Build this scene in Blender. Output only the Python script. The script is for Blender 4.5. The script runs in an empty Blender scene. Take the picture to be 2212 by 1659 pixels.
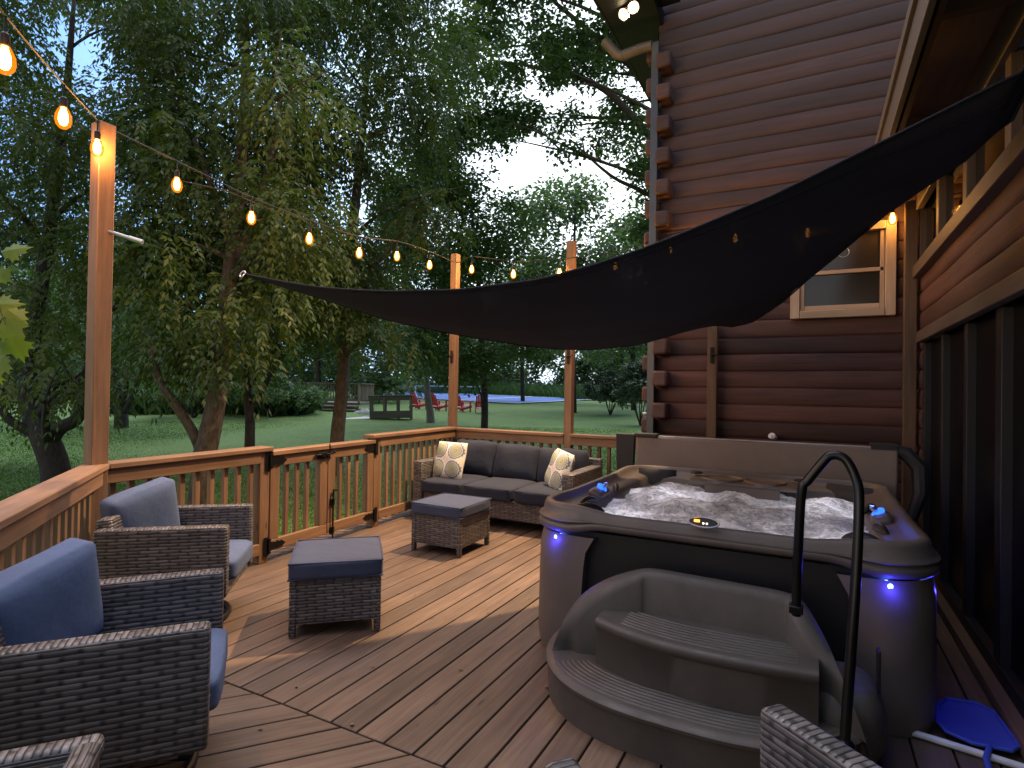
import bpy, math, random
import numpy as np
from mathutils import Vector, Matrix
PI = math.pi
rnd = random.Random(7)
rng = np.random.default_rng(11)
scene = bpy.context.scene
C = scene.collection
def R(a): return math.radians(a)

# ------------------------------------------------------------------ camera
CAM_H = 1.41
YAW, PITCH, ROLL = 0.48647, 0.010636, 0.016718
FD = 1229.76          # focal length in pixels of a 2212 px wide picture
def cam_axes():
    cy, sy = math.cos(YAW), math.sin(YAW)
    f = Vector((-sy*math.cos(PITCH), cy*math.cos(PITCH), math.sin(PITCH)))
    r = Vector((cy, sy, 0)); u = r.cross(f)
    return r*math.cos(ROLL)+u*math.sin(ROLL), -r*math.sin(ROLL)+u*math.cos(ROLL), f
CR, CU, CF = cam_axes()
cam = bpy.data.cameras.new("camera"); co = bpy.data.objects.new("camera", cam); C.objects.link(co)
co.matrix_world = Matrix(((CR.x, CU.x, -CF.x, 0), (CR.y, CU.y, -CF.y, 0), (CR.z, CU.z, -CF.z, CAM_H), (0, 0, 0, 1)))
cam.sensor_width = 36; cam.lens = 36*FD/2212; cam.clip_start = 0.02; cam.clip_end = 1000
scene.camera = co
# survey helpers: where a sight line meets a plane of the real place
def ray(px, py): return CF+CR*((px-1106)/FD)-CU*((py-829.5)/FD)
def dep(px, py, d): return Vector((0, 0, CAM_H))+ray(px, py)*d
def onX(px, py, X): r = ray(px, py); return Vector((0, 0, CAM_H))+r*(X/r.x)
def onY(px, py, Y): r = ray(px, py); return Vector((0, 0, CAM_H))+r*(Y/r.y)
def onZ(px, py, Z): r = ray(px, py); return Vector((0, 0, CAM_H))+r*((Z-CAM_H)/r.z)
GD = [-50, 8, 14, 20, 30, 43, 65, 80, 300]; GZ = [-.34, -.34, -.24, -.08, .15, .32, .86, 1.1, 2.0]
def ground(x, y): return float(np.interp(CF.x*x+CF.y*y, GD, GZ))
def gp(px, d):
    p = dep(px, 840, d); return Vector((p.x, p.y, ground(p.x, p.y)))

# ------------------------------------------------------------------ mesh builder
class MB:
    def __init__(s): s.v = []; s.f = []; s.uv = []; s.r = []
    def poly(s, pts, uvs=None, r=0.5):
        b = len(s.v); s.v += [tuple(p) for p in pts]
        s.f.append(tuple(range(b, b+len(pts)))); s.uv += list(uvs) if uvs else [(p[0], p[1]) for p in pts]; s.r.append(r)
    def hexa(s, P, size, grain, r, off):
        b = len(s.v); s.v += [tuple(p) for p in P]
        loc = [(x*size[0]/2, y*size[1]/2, z*size[2]/2) for x in (-1, 1) for y in (-1, 1) for z in (-1, 1)]
        for n, q in ((0, (0, 1, 3, 2)), (0, (4, 6, 7, 5)), (1, (0, 4, 5, 1)), (1, (2, 3, 7, 6)), (2, (0, 2, 6, 4)), (2, (1, 5, 7, 3))):
            s.f.append(tuple(b+i for i in q)); s.r.append(r)
            ax = [a for a in (0, 1, 2) if a != n]
            if grain == 'w': u, v = (ax[0], ax[1])
            elif grain in ax: u = grain; v = ax[0] if ax[1] == grain else ax[1]
            else: u, v = ax
            for i in q: s.uv.append((loc[i][u]+off[0], loc[i][v]+off[1]))
    def box(s, c, size, rot=None, grain=None, r=None, top=None):
        """box centred at c; rot a 3x3 Matrix; grain axis of the wood or 'w' for wicker"""
        if grain is None: grain = max(range(3), key=lambda i: size[i])
        if r is None: r = rnd.random()
        c = Vector(c); P = []
        for x in (-1, 1):
            for y in (-1, 1):
                for z in (-1, 1):
                    p = Vector((x*size[0]/2, y*size[1]/2, z*size[2]/2))
                    if top and z > 0: p.x *= top[0]; p.y *= top[1]
                    P.append(c+(rot @ p if rot else p))
        off = (0, 0) if grain == 'w' else (rnd.random()*20, rnd.random()*20)
        s.hexa(P, size, grain, r, off); return s
    def beam(s, a, b, w, h, up=Vector((0, 0, 1)), r=None):
        """squared bar from a to b, w across, h along 'up'"""
        a = Vector(a); b = Vector(b); x = (b-a); L = x.length; x.normalize()
        y = up.cross(x).normalized(); z = x.cross(y)
        m = Matrix((x, y, z)).transposed(); s.box((a+b)/2, (L, w, h), m, 0, r); return s
    def prism(s, pts, z0, z1, r=0.5, uvf=None):
        n = len(pts); b = len(s.v); uvf = uvf or (lambda x, y, z: (x, y))
        s.v += [(p[0], p[1], z0) for p in pts]+[(p[0], p[1], z1) for p in pts]
        s.f.append(tuple(b+n+i for i in range(n))); s.f.append(tuple(b+i for i in reversed(range(n)))); s.r += [r, r]
        s.uv += [uvf(p[0], p[1], z1) for p in pts]+[uvf(p[0], p[1], z0) for p in reversed(pts)]
        for i in range(n):
            j = (i+1) % n; s.f.append((b+i, b+j, b+n+j, b+n+i)); s.r.append(r)
            s.uv += [uvf(*pts[i][:2], z0), uvf(*pts[j][:2], z0), uvf(*pts[j][:2], z1), uvf(*pts[i][:2], z1)]
        return s
    def tube(s, path, rad, n=8, closed=False, caps=True, r=0.5, us=1.0):
        path = [Vector(p) for p in path]; m = len(path)
        rad = [rad]*m if isinstance(rad, (int, float)) else rad
        T = []
        for i in range(m):
            a = path[i-1] if (i > 0 or closed) else path[i]; b = path[(i+1) % m] if (i < m-1 or closed) else path[i]
            t = b-a; T.append(t.normalized() if t.length > 1e-9 else Vector((0, 0, 1)))
        N = T[0].orthogonal().normalized(); b0 = len(s.v); L = 0; Ls = []
        for i in range(m):
            N = (N-T[i]*N.dot(T[i])).normalized(); B = T[i].cross(N)
            for k in range(n):
                a = 2*PI*k/n; s.v.append(tuple(path[i]+(N*math.cos(a)+B*math.sin(a))*rad[i]))
            if i: L += (path[i]-path[i-1]).length
            Ls.append(L)
        for i in range(m if closed else m-1):
            j = (i+1) % m
            for k in range(n):
                l = (k+1) % n; s.f.append((b0+i*n+k, b0+i*n+l, b0+j*n+l, b0+j*n+k)); s.r.append(r)
                c = 2*PI*max(rad[i], .001)*us
                s.uv += [(Ls[i], k/n*c), (Ls[i], (k+1)/n*c), (Ls[j] if j else L+.1, (k+1)/n*c), (Ls[j] if j else L+.1, k/n*c)]
        if caps and not closed:
            for i, o in ((0, -1), (m-1, 1)):
                q = [b0+i*n+k for k in range(n)][::o]; s.f.append(tuple(q)); s.r.append(r); s.uv += [(0, 0)]*n
        return s
    def lathe(s, prof, n=20, c=(0, 0, 0), ax=None, r=0.5):
        c = Vector(c); q = Vector((0, 0, 1)).rotation_difference(Vector(ax)).to_matrix() if ax is not None else Matrix.Identity(3)
        b = len(s.v); m = len(prof)
        for (rr, z) in prof:
            for k in range(n):
                a = 2*PI*k/n; s.v.append(tuple(c+q @ Vector((rr*math.cos(a), rr*math.sin(a), z))))
        for i in range(m-1):
            for k in range(n):
                l = (k+1) % n; s.f.append((b+i*n+k, b+i*n+l, b+(i+1)*n+l, b+(i+1)*n+k)); s.r.append(r); s.uv += [(k/n, i/m)]*4
        for i, o in ((0, -1), (m-1, 1)):
            if prof[i][0] > 1e-6: s.f.append(tuple([b+i*n+k for k in range(n)][::o])); s.r.append(r); s.uv += [(0, 0)]*n
        return s
    def grid(s, P, uvs=None, r=0.5, wrap=False):
        """P[i][j] points"""
        b = len(s.v); n = len(P); m = len(P[0])
        for row in P: s.v += [tuple(p) for p in row]
        for i in range(n-1):
            for j in range(m if wrap else m-1):
                k = (j+1) % m; s.f.append((b+i*m+j, b+i*m+k, b+(i+1)*m+k, b+(i+1)*m+j)); s.r.append(r)
                g = (lambda a, c: uvs[a][c]) if uvs else (lambda a, c: (c/(m-1), a/(n-1)))
                s.uv += [g(i, j), g(i, k), g(i+1, k), g(i+1, j)]
        return s
    def rbox(s, c, half, rad, bulge=0, n=7, rot=None, wob=0, seam=True):
        """soft cushion: rounded box with bulging faces"""
        c = Vector(c); b = len(s.v); idx = {}; half = Vector(half)
        def vert(p):
            k = tuple(round(x, 4) for x in p)
            if k in idx: return idx[k]
            q = Vector((p[0]*half.x, p[1]*half.y, p[2]*half.z))
            cl = Vector([max(-(half[i]-rad), min(half[i]-rad, q[i])) for i in range(3)])
            d = q-cl
            if d.length > 1e-9: q = cl+d.normalized()*rad
            if bulge:
                t = min(range(3), key=lambda i: half[i]); o = [i for i in range(3) if i != t]
                w = (1-p[o[0]]**4)*(1-p[o[1]]**4); q[t] += bulge*w*(1 if p[t] > 0 else -1)*abs(p[t])
                for i in o: q[i] *= 1-.03*abs(p[o[0]]*p[o[1]])**3
            if wob: q += Vector((math.sin(q.y*23+q.z*17), math.sin(q.x*19+q.z*13), math.sin(q.x*17+q.y*21+1)))*wob
            idx[k] = len(s.v); s.v.append(tuple(c+(rot @ q if rot else q))); return idx[k]
        g = [-1+2*i/n for i in range(n+1)]; g = [math.copysign(abs(x)**.7, x) for x in g]
        for ax in range(3):
            for sg in (-1, 1):
                for i in range(n):
                    for j in range(n):
                        Q = []
                        for (a, d) in ((i, j), (i+1, j), (i+1, j+1), (i, j+1)):
                            p = [0, 0, 0]; p[ax] = sg; p[(ax+1) % 3] = g[a]; p[(ax+2) % 3] = g[d]; Q.append(p)
                        if sg < 0: Q = Q[::-1]
                        s.f.append(tuple(vert(p) for p in Q)); s.r.append(.5)
                        a1, a2 = [x for x in (0, 1, 2) if x != ax]
                        s.uv += [(p[a1]*half[a1], p[a2]*half[a2]) for p in Q]
        return s
    def build(s, name, mat, parent=None, world=False, bev=0, seg=2, smooth=True, ang=35, sub=0):
        me = bpy.data.meshes.new(name)
        v = s.v
        if world and parent is not None:
            l = parent.location; v = [(p[0]-l.x, p[1]-l.y, p[2]-l.z) for p in v]
        me.from_pydata(v, [], s.f)
        uv = me.uv_layers.new(name="UVMap"); uv.data.foreach_set("uv", np.array(s.uv, dtype=np.float32).ravel())
        at = me.attributes.new("rnd", 'FLOAT', 'FACE'); at.data.foreach_set("value", np.array(s.r, dtype=np.float32))
        me.materials.append(mat)
        if smooth:
            me.polygons.foreach_set("use_smooth", np.ones(len(me.polygons), dtype=bool)); me.set_sharp_from_angle(angle=R(ang))
        me.update(); me.validate()
        o = bpy.data.objects.new(name, me); C.objects.link(o)
        if parent is not None: o.parent = parent
        if bev:
            m = o.modifiers.new("bevel", 'BEVEL'); m.width = bev; m.segments = seg; m.limit_method = 'ANGLE'; m.angle_limit = R(40); m.harden_normals = False
        if sub:
            m = o.modifiers.new("sub", 'SUBSURF'); m.levels = sub; m.render_levels = sub
        return o
def tag(o, label, cat, group=None, kind=None):
    if kind: o["kind"] = kind
    if label: o["label"] = label
    if cat: o["category"] = cat
    if group: o["group"] = group
    return o
def thing(name, label, cat, loc=(0, 0, 0), rz=0, group=None):
    o = bpy.data.objects.new(name, None); C.objects.link(o); o.location = loc; o.rotation_euler = (0, 0, rz)
    o.empty_display_size = .1
    return tag(o, label, cat, group)
def struct(o): o["kind"] = "structure"; return o
def dup(root, loc, rz, label, group=None):
    r = root.copy(); C.objects.link(r); r.location = loc; r.rotation_euler = (0, 0, rz); r["label"] = label
    if group: r["group"] = group
    for ch in [o for o in root.children]:
        c = ch.copy(); C.objects.link(c); c.parent = r
        for g in [o for o in ch.children]:
            d = g.copy(); C.objects.link(d); d.parent = c
    return r
def quadmesh(name, V, mat, rv, parent=None, loc=(0, 0, 0), nv=4, uvs=None):
    """many separate nv-gons from an (N,nv,3) array"""
    V = np.asarray(V, dtype=np.float32)-np.array(loc, dtype=np.float32); n = len(V)
    me = bpy.data.meshes.new(name); me.vertices.add(n*nv); me.vertices.foreach_set("co", V.ravel())
    me.loops.add(n*nv); me.loops.foreach_set("vertex_index", np.arange(n*nv, dtype=np.int32))
    me.polygons.add(n); me.polygons.foreach_set("loop_start", np.arange(0, n*nv, nv, dtype=np.int32))
    try: me.polygons.foreach_set("loop_total", np.full(n, nv, dtype=np.int32))
    except Exception: pass
    at = me.attributes.new("rnd", 'FLOAT', 'FACE'); at.data.foreach_set("value", np.asarray(rv, dtype=np.float32))
    me.materials.append(mat); me.update(calc_edges=True)
    o = bpy.data.objects.new(name, me); C.objects.link(o)
    if parent is not None: o.parent = parent
    return o

# ------------------------------------------------------------------ materials
class NT:
    def __init__(s, name):
        s.m = bpy.data.materials.new(name); s.m.use_nodes = True; s.t = s.m.node_tree; s.t.nodes.clear()
        s.out = s.n('ShaderNodeOutputMaterial'); s.p = s.n('ShaderNodeBsdfPrincipled'); s.l(s.p, 0, s.out, 0)
    def n(s, t, **kw):
        o = s.t.nodes.new(t)
        for k, v in kw.items():
            if k in o.inputs: o.inputs[k].default_value = v
            else: setattr(o, k, v)
        return o
    def l(s, a, ai, b, bi): s.t.links.new(a.outputs[ai], b.inputs[bi])
    def set(s, **kw):
        for k, v in kw.items(): s.p.inputs[k.replace('_', ' ')].default_value = v
    def uv(s, sx=1, sy=1, sz=1, obj=False):
        c = s.n('ShaderNodeTexCoord'); m = s.n('ShaderNodeMapping'); m.inputs['Scale'].default_value = (sx, sy, sz)
        s.l(c, 'Object' if obj else 'UV', m, 0); return m
    def noise(s, src, scale, detail=4, rough=.6, dist=0):
        n = s.n('ShaderNodeTexNoise'); n.inputs['Scale'].default_value = scale; n.inputs['Detail'].default_value = detail
        n.inputs['Roughness'].default_value = rough; n.inputs['Distortion'].default_value = dist
        if src: s.l(src, 0, n, 'Vector')
        return n
    def ramp(s, src, stops, si=0):
        r = s.n('ShaderNodeValToRGB'); e = r.color_ramp.elements
        while len(e) < len(stops): e.new(.5)
        for i, (p, c) in enumerate(stops): e[i].position = p; e[i].color = (c[0], c[1], c[2], 1) if not isinstance(c, (int, float)) else (c, c, c, 1)
        s.l(src, si, r, 0); return r
    def mix(s, a, ai, b, bi, fac=.5, mode='MIX', fsrc=None, fi=0):
        m = s.n('ShaderNodeMix', data_type='RGBA', blend_type=mode); m.inputs[0].default_value = fac
        for x, xi, k in ((a, ai, 6), (b, bi, 7)):
            if isinstance(x, tuple): m.inputs[k].default_value = (*x, 1)
            else: s.t.links.new(x.outputs[xi], m.inputs[k])
        if fsrc: s.t.links.new(fsrc.outputs[fi], m.inputs[0])
        return m
    def math(s, op, a, b=0, ai=0, bi=0):
        m = s.n('ShaderNodeMath', operation=op)
        for x, xi, k in ((a, ai, 0), (b, bi, 1)):
            if isinstance(x, (int, float)): m.inputs[k].default_value = x
            else: s.t.links.new(x.outputs[xi], m.inputs[k])
        return m
    def bump(s, src, si=0, strength=.3, dist=.01):
        b = s.n('ShaderNodeBump'); b.inputs['Strength'].default_value = strength; b.inputs['Distance'].default_value = dist
        s.l(src, si, b, 'Height'); s.l(b, 0, s.p, 'Normal'); return b
    def attr(s, name='rnd'): a = s.n('ShaderNodeAttribute'); a.attribute_name = name; return a
    def col(s, node, i=0): s.l(node, i, s.p, 'Base Color')

def wood(name, c1, c2, rough=.7, var=.35, su=1.2, sv=22, bump=.25, knots=True):
    t = NT(name); u = t.uv(su, sv); n = t.noise(u, 1.6, 6, .65, .6)
    r = t.ramp(n, [(.3, c2), (.7, c1)])
    u2 = t.uv(.7, 3.0); n2 = t.noise(u2, 1.3, 3)
    r2 = t.ramp(n2, [(.3, .65), (.7, 1.1)]); m = t.mix(r, 0, r2, 0, 1, 'MULTIPLY')
    a = t.attr(); av = t.ramp(a, [(0, 1-var), (1, 1+var*.6)], 2); m2 = t.mix(m, 2, av, 0, 1, 'MULTIPLY')
    last = m2
    if knots:
        vo = t.n('ShaderNodeTexVoronoi'); vo.inputs['Scale'].default_value = 1.0; uk = t.uv(2.2, 9); t.l(uk, 0, vo, 'Vector')
        k = t.ramp(vo, [(.03, .35), (.09, 1)]); last = t.mix(m2, 2, k, 0, 1, 'MULTIPLY')
    t.col(last, 2); t.set(Roughness=rough); t.bump(n, 0, bump, .004); return t.m
def plain(name, c, rough=.5, metal=0, var=.15, scale=8, bump=0, spec=.5, coat=0):
    t = NT(name); u = t.uv(obj=True); n = t.noise(u, scale, 5)
    r = t.ramp(n, [(.25, tuple(x*(1-var) for x in c)), (.75, tuple(x*(1+var) for x in c))]); t.col(r)
    t.set(Roughness=rough, Metallic=metal); t.p.inputs['Specular IOR Level'].default_value = spec
    if coat: t.p.inputs['Coat Weight'].default_value = coat
    if bump: nb = t.noise(u, scale*12, 3); t.bump(nb, 0, bump, .003)
    return t.m
def emit(name, c, strength):
    t = NT(name); t.set(Base_Color=(0, 0, 0, 1), Emission_Color=(*c, 1), Emission_Strength=strength); return t.m
def wicker(name, ca, cb, dark):
    t = NT(name); u = t.uv(1, 1); ds = t.noise(u, 14, 2)
    sc = t.n('ShaderNodeVectorMath', operation='SCALE'); sc.inputs['Scale'].default_value = .007; t.l(ds, 1, sc, 0)
    ad = t.n('ShaderNodeVectorMath', operation='ADD'); t.l(u, 0, ad, 0); t.l(sc, 0, ad, 1); sx = t.n('ShaderNodeSeparateXYZ'); t.l(ad, 0, sx, 0)
    rv = t.math('DIVIDE', sx, .0175, 1); row = t.math('FLOOR', rv); fr = t.math('FRACT', rv); odd = t.math('FLOORED_MODULO', row, 2)
    wn = t.n('ShaderNodeTexWhiteNoise', noise_dimensions='1D'); t.l(row, 0, wn, 'W')
    uu = t.math('ADD', t.math('DIVIDE', sx, .10), t.math('ADD', t.math('MULTIPLY', odd, .5), t.math('MULTIPLY', wn, .12)))
    seg = t.math('FLOOR', uu); fu = t.math('FRACT', uu)
    over = t.math('SINE', t.math('MULTIPLY', fu, PI))                       # strand rises between the uprights
    prof = t.math('SINE', t.math('MULTIPLY', fr, PI))
    cv = t.n('ShaderNodeCombineXYZ'); t.l(row, 0, cv, 0); t.l(seg, 0, cv, 1); w2 = t.n('ShaderNodeTexWhiteNoise', noise_dimensions='2D'); t.l(cv, 0, w2, 'Vector')
    c = t.ramp(w2, [(0, cb), (.55, tuple((a+b)/2 for a, b in zip(ca, cb))), (1, ca)])
    st = t.uv(9, 300); n = t.noise(st, 1, 4); rr = t.ramp(n, [(.3, .65), (.7, 1.2)]); m = t.mix(c, 0, rr, 0, 1, 'MULTIPLY')
    gap = t.ramp(prof, [(.12, 0), (.5, 1)]); notch = t.ramp(over, [(.1, 0), (.38, 1)]); g2 = t.math('MULTIPLY', gap, t.math('ADD', t.math('MULTIPLY', notch, .72), .28))
    m2 = t.mix(dark, 0, m, 2, 1, 'MIX', g2)
    big = t.noise(t.uv(obj=True), 4, 3); br = t.ramp(big, [(.3, .8), (.7, 1.12)]); m3 = t.mix(m2, 2, br, 0, 1, 'MULTIPLY')
    t.col(m3, 2); t.set(Roughness=.42); h = t.math('ADD', t.math('MULTIPLY', over, .8), t.math('MULTIPLY', prof, .7)); t.bump(h, 0, .8, .005); return t.m
def fabric(name, c, var=.12):
    t = NT(name); u = t.uv(obj=True); n = t.noise(u, 4, 4); r = t.ramp(n, [(.25, tuple(x*(1-var) for x in c)), (.75, tuple(x*(1+var) for x in c))])
    w = t.noise(u, 420, 2); r2 = t.ramp(w, [(.3, .82), (.7, 1.12)]); m = t.mix(r, 0, r2, 0, 1, 'MULTIPLY'); t.col(m, 2); t.set(Roughness=.92)
    t.p.inputs['Sheen Weight'].default_value = .04; t.p.inputs['Sheen Roughness'].default_value = .5
    w2 = t.noise(u, 9, 3); a = t.math('ADD', t.math('MULTIPLY', w, .08), w2); t.bump(a, 0, .35, .02); return t.m
def leafmat(name, c1, c2, c3=None, trans=.45):
    t = NT(name); a = t.attr(); st = [(0, c1), (.7, c2)]+([(1, c3)] if c3 else []); r = t.ramp(a, st, 2)
    t.col(r); t.set(Roughness=.45); t.p.inputs['Specular IOR Level'].default_value = .35
    tr = t.n('ShaderNodeBsdfTranslucent'); cm = t.mix(r, 0, (1.0, 1.1, .45), 0, 1, 'MULTIPLY'); t.l(cm, 2, tr, 0)
    mx = t.n('ShaderNodeMixShader'); mx.inputs[0].default_value = trans; t.l(t.p, 0, mx, 1); t.l(tr, 0, mx, 2); t.l(mx, 0, t.out, 0); return t.m
M = {}
M['deck'] = wood('deck_wood', (.25, .162, .105), (.128, .082, .055), .6, .26, 1.4, 26, .35)
M['cedar'] = wood('cedar', (.36, .205, .11), (.215, .115, .058), .6, .22, 1.2, 20)
M['cedar_dark'] = wood('cedar_weathered', (.22, .13, .07), (.13, .075, .042), .7, .2)
M['log'] = wood('stained_log', (.15, .062, .047), (.082, .035, .028), .7, .5, .7, 9, .5, False)
def weather(mat, su, sv, scale, p0, p1, lo, obj=False):
    """multiply streaks or blotches over a finished material"""
    nt_ = mat.node_tree; t = NT.__new__(NT); t.m = mat; t.t = nt_; t.p = nt_.nodes['Principled BSDF']; src = t.p.inputs['Base Color'].links[0].from_socket
    n = t.noise(t.uv(su, sv, su, obj), scale, 5, .6, .3); r = t.ramp(n, [(p0, lo), (p1, 1)]); m = t.mix((1, 1, 1), 0, r, 0, 1, 'MULTIPLY'); nt_.links.new(src, m.inputs[6]); t.col(m, 2)
weather(M['log'], .9, 26, 1.0, .33, .37, .45); weather(M['log'], 1, 1, .9, .3, .7, .7, True)
def sky_fade(mat, z0, z1, col, amt):
    """upper logs greyed: sky light put into the colour, along with bleached stain"""
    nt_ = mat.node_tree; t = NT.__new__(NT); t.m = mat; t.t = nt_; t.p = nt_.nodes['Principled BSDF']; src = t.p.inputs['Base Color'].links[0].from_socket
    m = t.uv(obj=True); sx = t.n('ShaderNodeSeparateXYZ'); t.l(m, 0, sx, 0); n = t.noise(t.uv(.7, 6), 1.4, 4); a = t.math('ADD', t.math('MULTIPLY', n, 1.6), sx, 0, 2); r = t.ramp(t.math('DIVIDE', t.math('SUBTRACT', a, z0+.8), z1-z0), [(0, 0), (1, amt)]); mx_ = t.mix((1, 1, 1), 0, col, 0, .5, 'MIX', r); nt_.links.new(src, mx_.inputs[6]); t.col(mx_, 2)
sky_fade(M['log'], 2.4, 5.6, (.112, .09, .088), .5)
weather(M['deck'], 1, 1, 1.6, .3, .65, .72, True); weather(M['deck'], 26, 40, 1.2, .27, .31, .4); weather(M['cedar'], 1, 1, 2.2, .3, .65, .8, True)
M['logend'] = wood('log_end_grain', (.125, .062, .052), (.085, .042, .036), .7, .25, 3, 12, .3, False)
M['trim'] = wood('window_trim', (.55, .40, .27), (.46, .33, .22), .5, .1, 1, 20, .1, False)
M['casing'] = wood('grey_casing', (.14, .1, .08), (.095, .07, .055), .55, .1, 1, 16, .15, False)
M['soffit'] = wood('soffit_board', (.2, .1, .06), (.14, .07, .045), .6, .2, 1, 14, .2, False)
M['fascia'] = plain('painted_fascia', (.13, .115, .1), .4, 0, .1)
M['oldwood'] = wood('old_grey_wood', (.3, .23, .17), (.18, .14, .105), .85, .3)
M['greywood'] = wood('silvered_wood', (.2, .195, .165), (.11, .105, .085), .9, .3)
M['black'] = plain('black_iron', (.012, .012, .013), .45, .6, .2, 30, .1)
M['rail'] = plain('black_powdercoat', (.008, .008, .009), .28, .3, .1)
M['darkvinyl'] = plain('black_strap', (.014, .014, .016), .6)
M['steel'] = plain('steel', (.6, .6, .62), .28, 1, .05)
M['wicker'] = wicker('grey_wicker', (.215, .195, .185), (.095, .086, .084), (.012, .011, .011))
M['blue'] = fabric('blue_cushion', (.085, .125, .225))
M['slate'] = fabric('slate_cushion', (.018, .024, .042))
M['slateblue'] = fabric('ottoman_cushion', (.05, .066, .118))
M['acrylic'] = plain('taupe_acrylic', (.125, .106, .095), .48, 0, .1, 6, .02)
M['cabinet'] = plain('taupe_plastic', (.165, .13, .105), .5, 0, .08, 9, .05)
M['panel'] = plain('black_panel', (.008, .008, .01), .5, 0, .1)
M['steps'] = plain('grey_plastic', (.092, .080, .068), .55, 0, .07, 14, .15)
M['vinyl'] = plain('cover_vinyl', (.2, .155, .13), .5, 0, .1, 6, .08)
M['alu'] = plain('dull_aluminium', (.5, .5, .52), .35, .7, .08)
M['white'] = plain('white_plastic', (.75, .75, .75), .4)
M['red'] = plain('red_plastic', (.5, .02, .035), .4, 0, .08)
M['stone'] = plain('boulder', (.3, .3, .27), .9, 0, .3, 3, .5)
M['gravel'] = plain('pale_gravel', (.5, .5, .46), .95, 0, .25, 20, .6)
M['court'] = plain('blue_court', (.045, .13, .42), .7, 0, .12, .6)
M['courtline'] = plain('court_line', (.7, .72, .72), .7)
M['grey'] = plain('grey_box', (.2, .2, .2), .5)
M['netblue'] = plain('blue_mesh', (.05, .09, .5), .6)
M['spout'] = plain('downspout', (.075, .085, .1), .4, .3, .1)
M['dry'] = plain('dry_leaf', (.2, .13, .06), .8, 0, .3)
def glass(name, c, rough=.04):
    t = NT(name); t.set(Base_Color=(*c, 1), Roughness=rough); t.p.inputs['Specular IOR Level'].default_value = .6; t.p.inputs['IOR'].default_value = 1.5; return t.m
M['glass'] = glass('dark_glass', (.004, .004, .005)); M['doorglass'] = glass('door_glass', (.003, .003, .004), .3); M['doorglass'].node_tree.nodes['Principled BSDF'].inputs['Specular IOR Level'].default_value = .12; M['screen'] = glass('window_screen', (.035, .027, .02), .12)
M['glasstop'] = glass('table_glass', (.012, .012, .012), .1)
def bark(name, c1, c2):
    t = NT(name); u = t.uv(5, 16); n = t.noise(u, 1.5, 7, .7, .4); r = t.ramp(n, [(.35, c2), (.65, c1)]); t.col(r); t.set(Roughness=.95); t.bump(n, 0, .8, .03); return t.m
M['bark'] = bark('bark', (.14, .10, .07), (.05, .037, .027)); M['barkdark'] = bark('dark_bark', (.06, .05, .04), (.022, .018, .015)); M['barkgrey'] = bark('grey_bark', (.19, .18, .16), (.09, .085, .075))
M['leafA'] = leafmat('walnut_leaves', (.052, .088, .027), (.095, .138, .038), (.16, .185, .05))
M['leafB'] = leafmat('maple_leaves', (.05, .1, .036), (.09, .15, .05), (.14, .19, .065))
M['leafC'] = leafmat('wood_leaves', (.065, .12, .058), (.11, .175, .08), (.165, .23, .105))  # far leaves kept paler: distance haze put into the colour
M['leafD'] = leafmat('bright_maple', (.10, .18, .03), (.17, .235, .038), None, .45)
M['leafE'] = leafmat('bush_leaves', (.04, .07, .04), (.07, .105, .06), (.1, .14, .075), .2)
M['grass'] = leafmat('grass_blades', (.07, .165, .03), (.11, .22, .045), (.17, .26, .06), .4)
M['reed'] = leafmat('tall_grass', (.05, .11, .045), (.09, .16, .06), (.13, .2, .08), .3)
t = NT('lawn'); u = t.uv(obj=True); n1 = t.noise(u, .6, 7, .7); n2 = t.noise(u, 14, 4); r1 = t.ramp(n1, [(.3, (.09, .165, .032)), (.7, (.14, .22, .044))]); r2 = t.ramp(n2, [(.3, .6), (.7, 1.2)])
mm = t.mix(r1, 0, r2, 0, 1, 'MULTIPLY'); t.col(mm, 2); t.set(Roughness=.9); t.bump(n2, 0, .7, .05); M['lawn'] = t.m
# bubbling water
t = NT('bubbling_water'); u = t.uv(obj=True); n1 = t.noise(u, 2.6, 6, .62, .8); n2 = t.noise(u, 22, 8, .75, 1.2)
a = t.math('ADD', t.math('MULTIPLY', n1, .5), t.math('MULTIPLY', n2, .5)); r = t.ramp(a, [(.39, (.2, .2, .21)), (.48, (.5, .5, .51)), (.56, (.95, .95, .95))])
t.col(r); t.set(Roughness=.22); t.bump(n2, 0, .8, .03)
tr = t.n('ShaderNodeBsdfTranslucent'); t.l(r, 0, tr, 0); mx = t.n('ShaderNodeMixShader'); mx.inputs[0].default_value = .5; t.l(t.p, 0, mx, 1); t.l(tr, 0, mx, 2); t.l(mx, 0, t.out, 0); M['water'] = t.m
# shade cloth: knitted, a little light passes through
t = NT('shade_cloth'); t.set(Base_Color=(.016, .018, .03, 1), Roughness=.9); u = t.uv(obj=True); n = t.noise(u, 3, 3); t.bump(n, 0, .2, .03)
tr = t.n('ShaderNodeBsdfTranslucent'); tr.inputs[0].default_value = (.014, .014, .02, 1); mx = t.n('ShaderNodeMixShader'); mx.inputs[0].default_value = .15; t.l(t.p, 0, mx, 1); t.l(tr, 0, mx, 2)
tp = t.n('ShaderNodeBsdfTransparent'); tp.inputs[0].default_value = (1, 1, 1, 1); mx2 = t.n('ShaderNodeMixShader'); mx2.inputs[0].default_value = .045; t.l(mx, 0, mx2, 1); t.l(tp, 0, mx2, 2); t.l(mx2, 0, t.out, 0); M['sail'] = t.m
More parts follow.
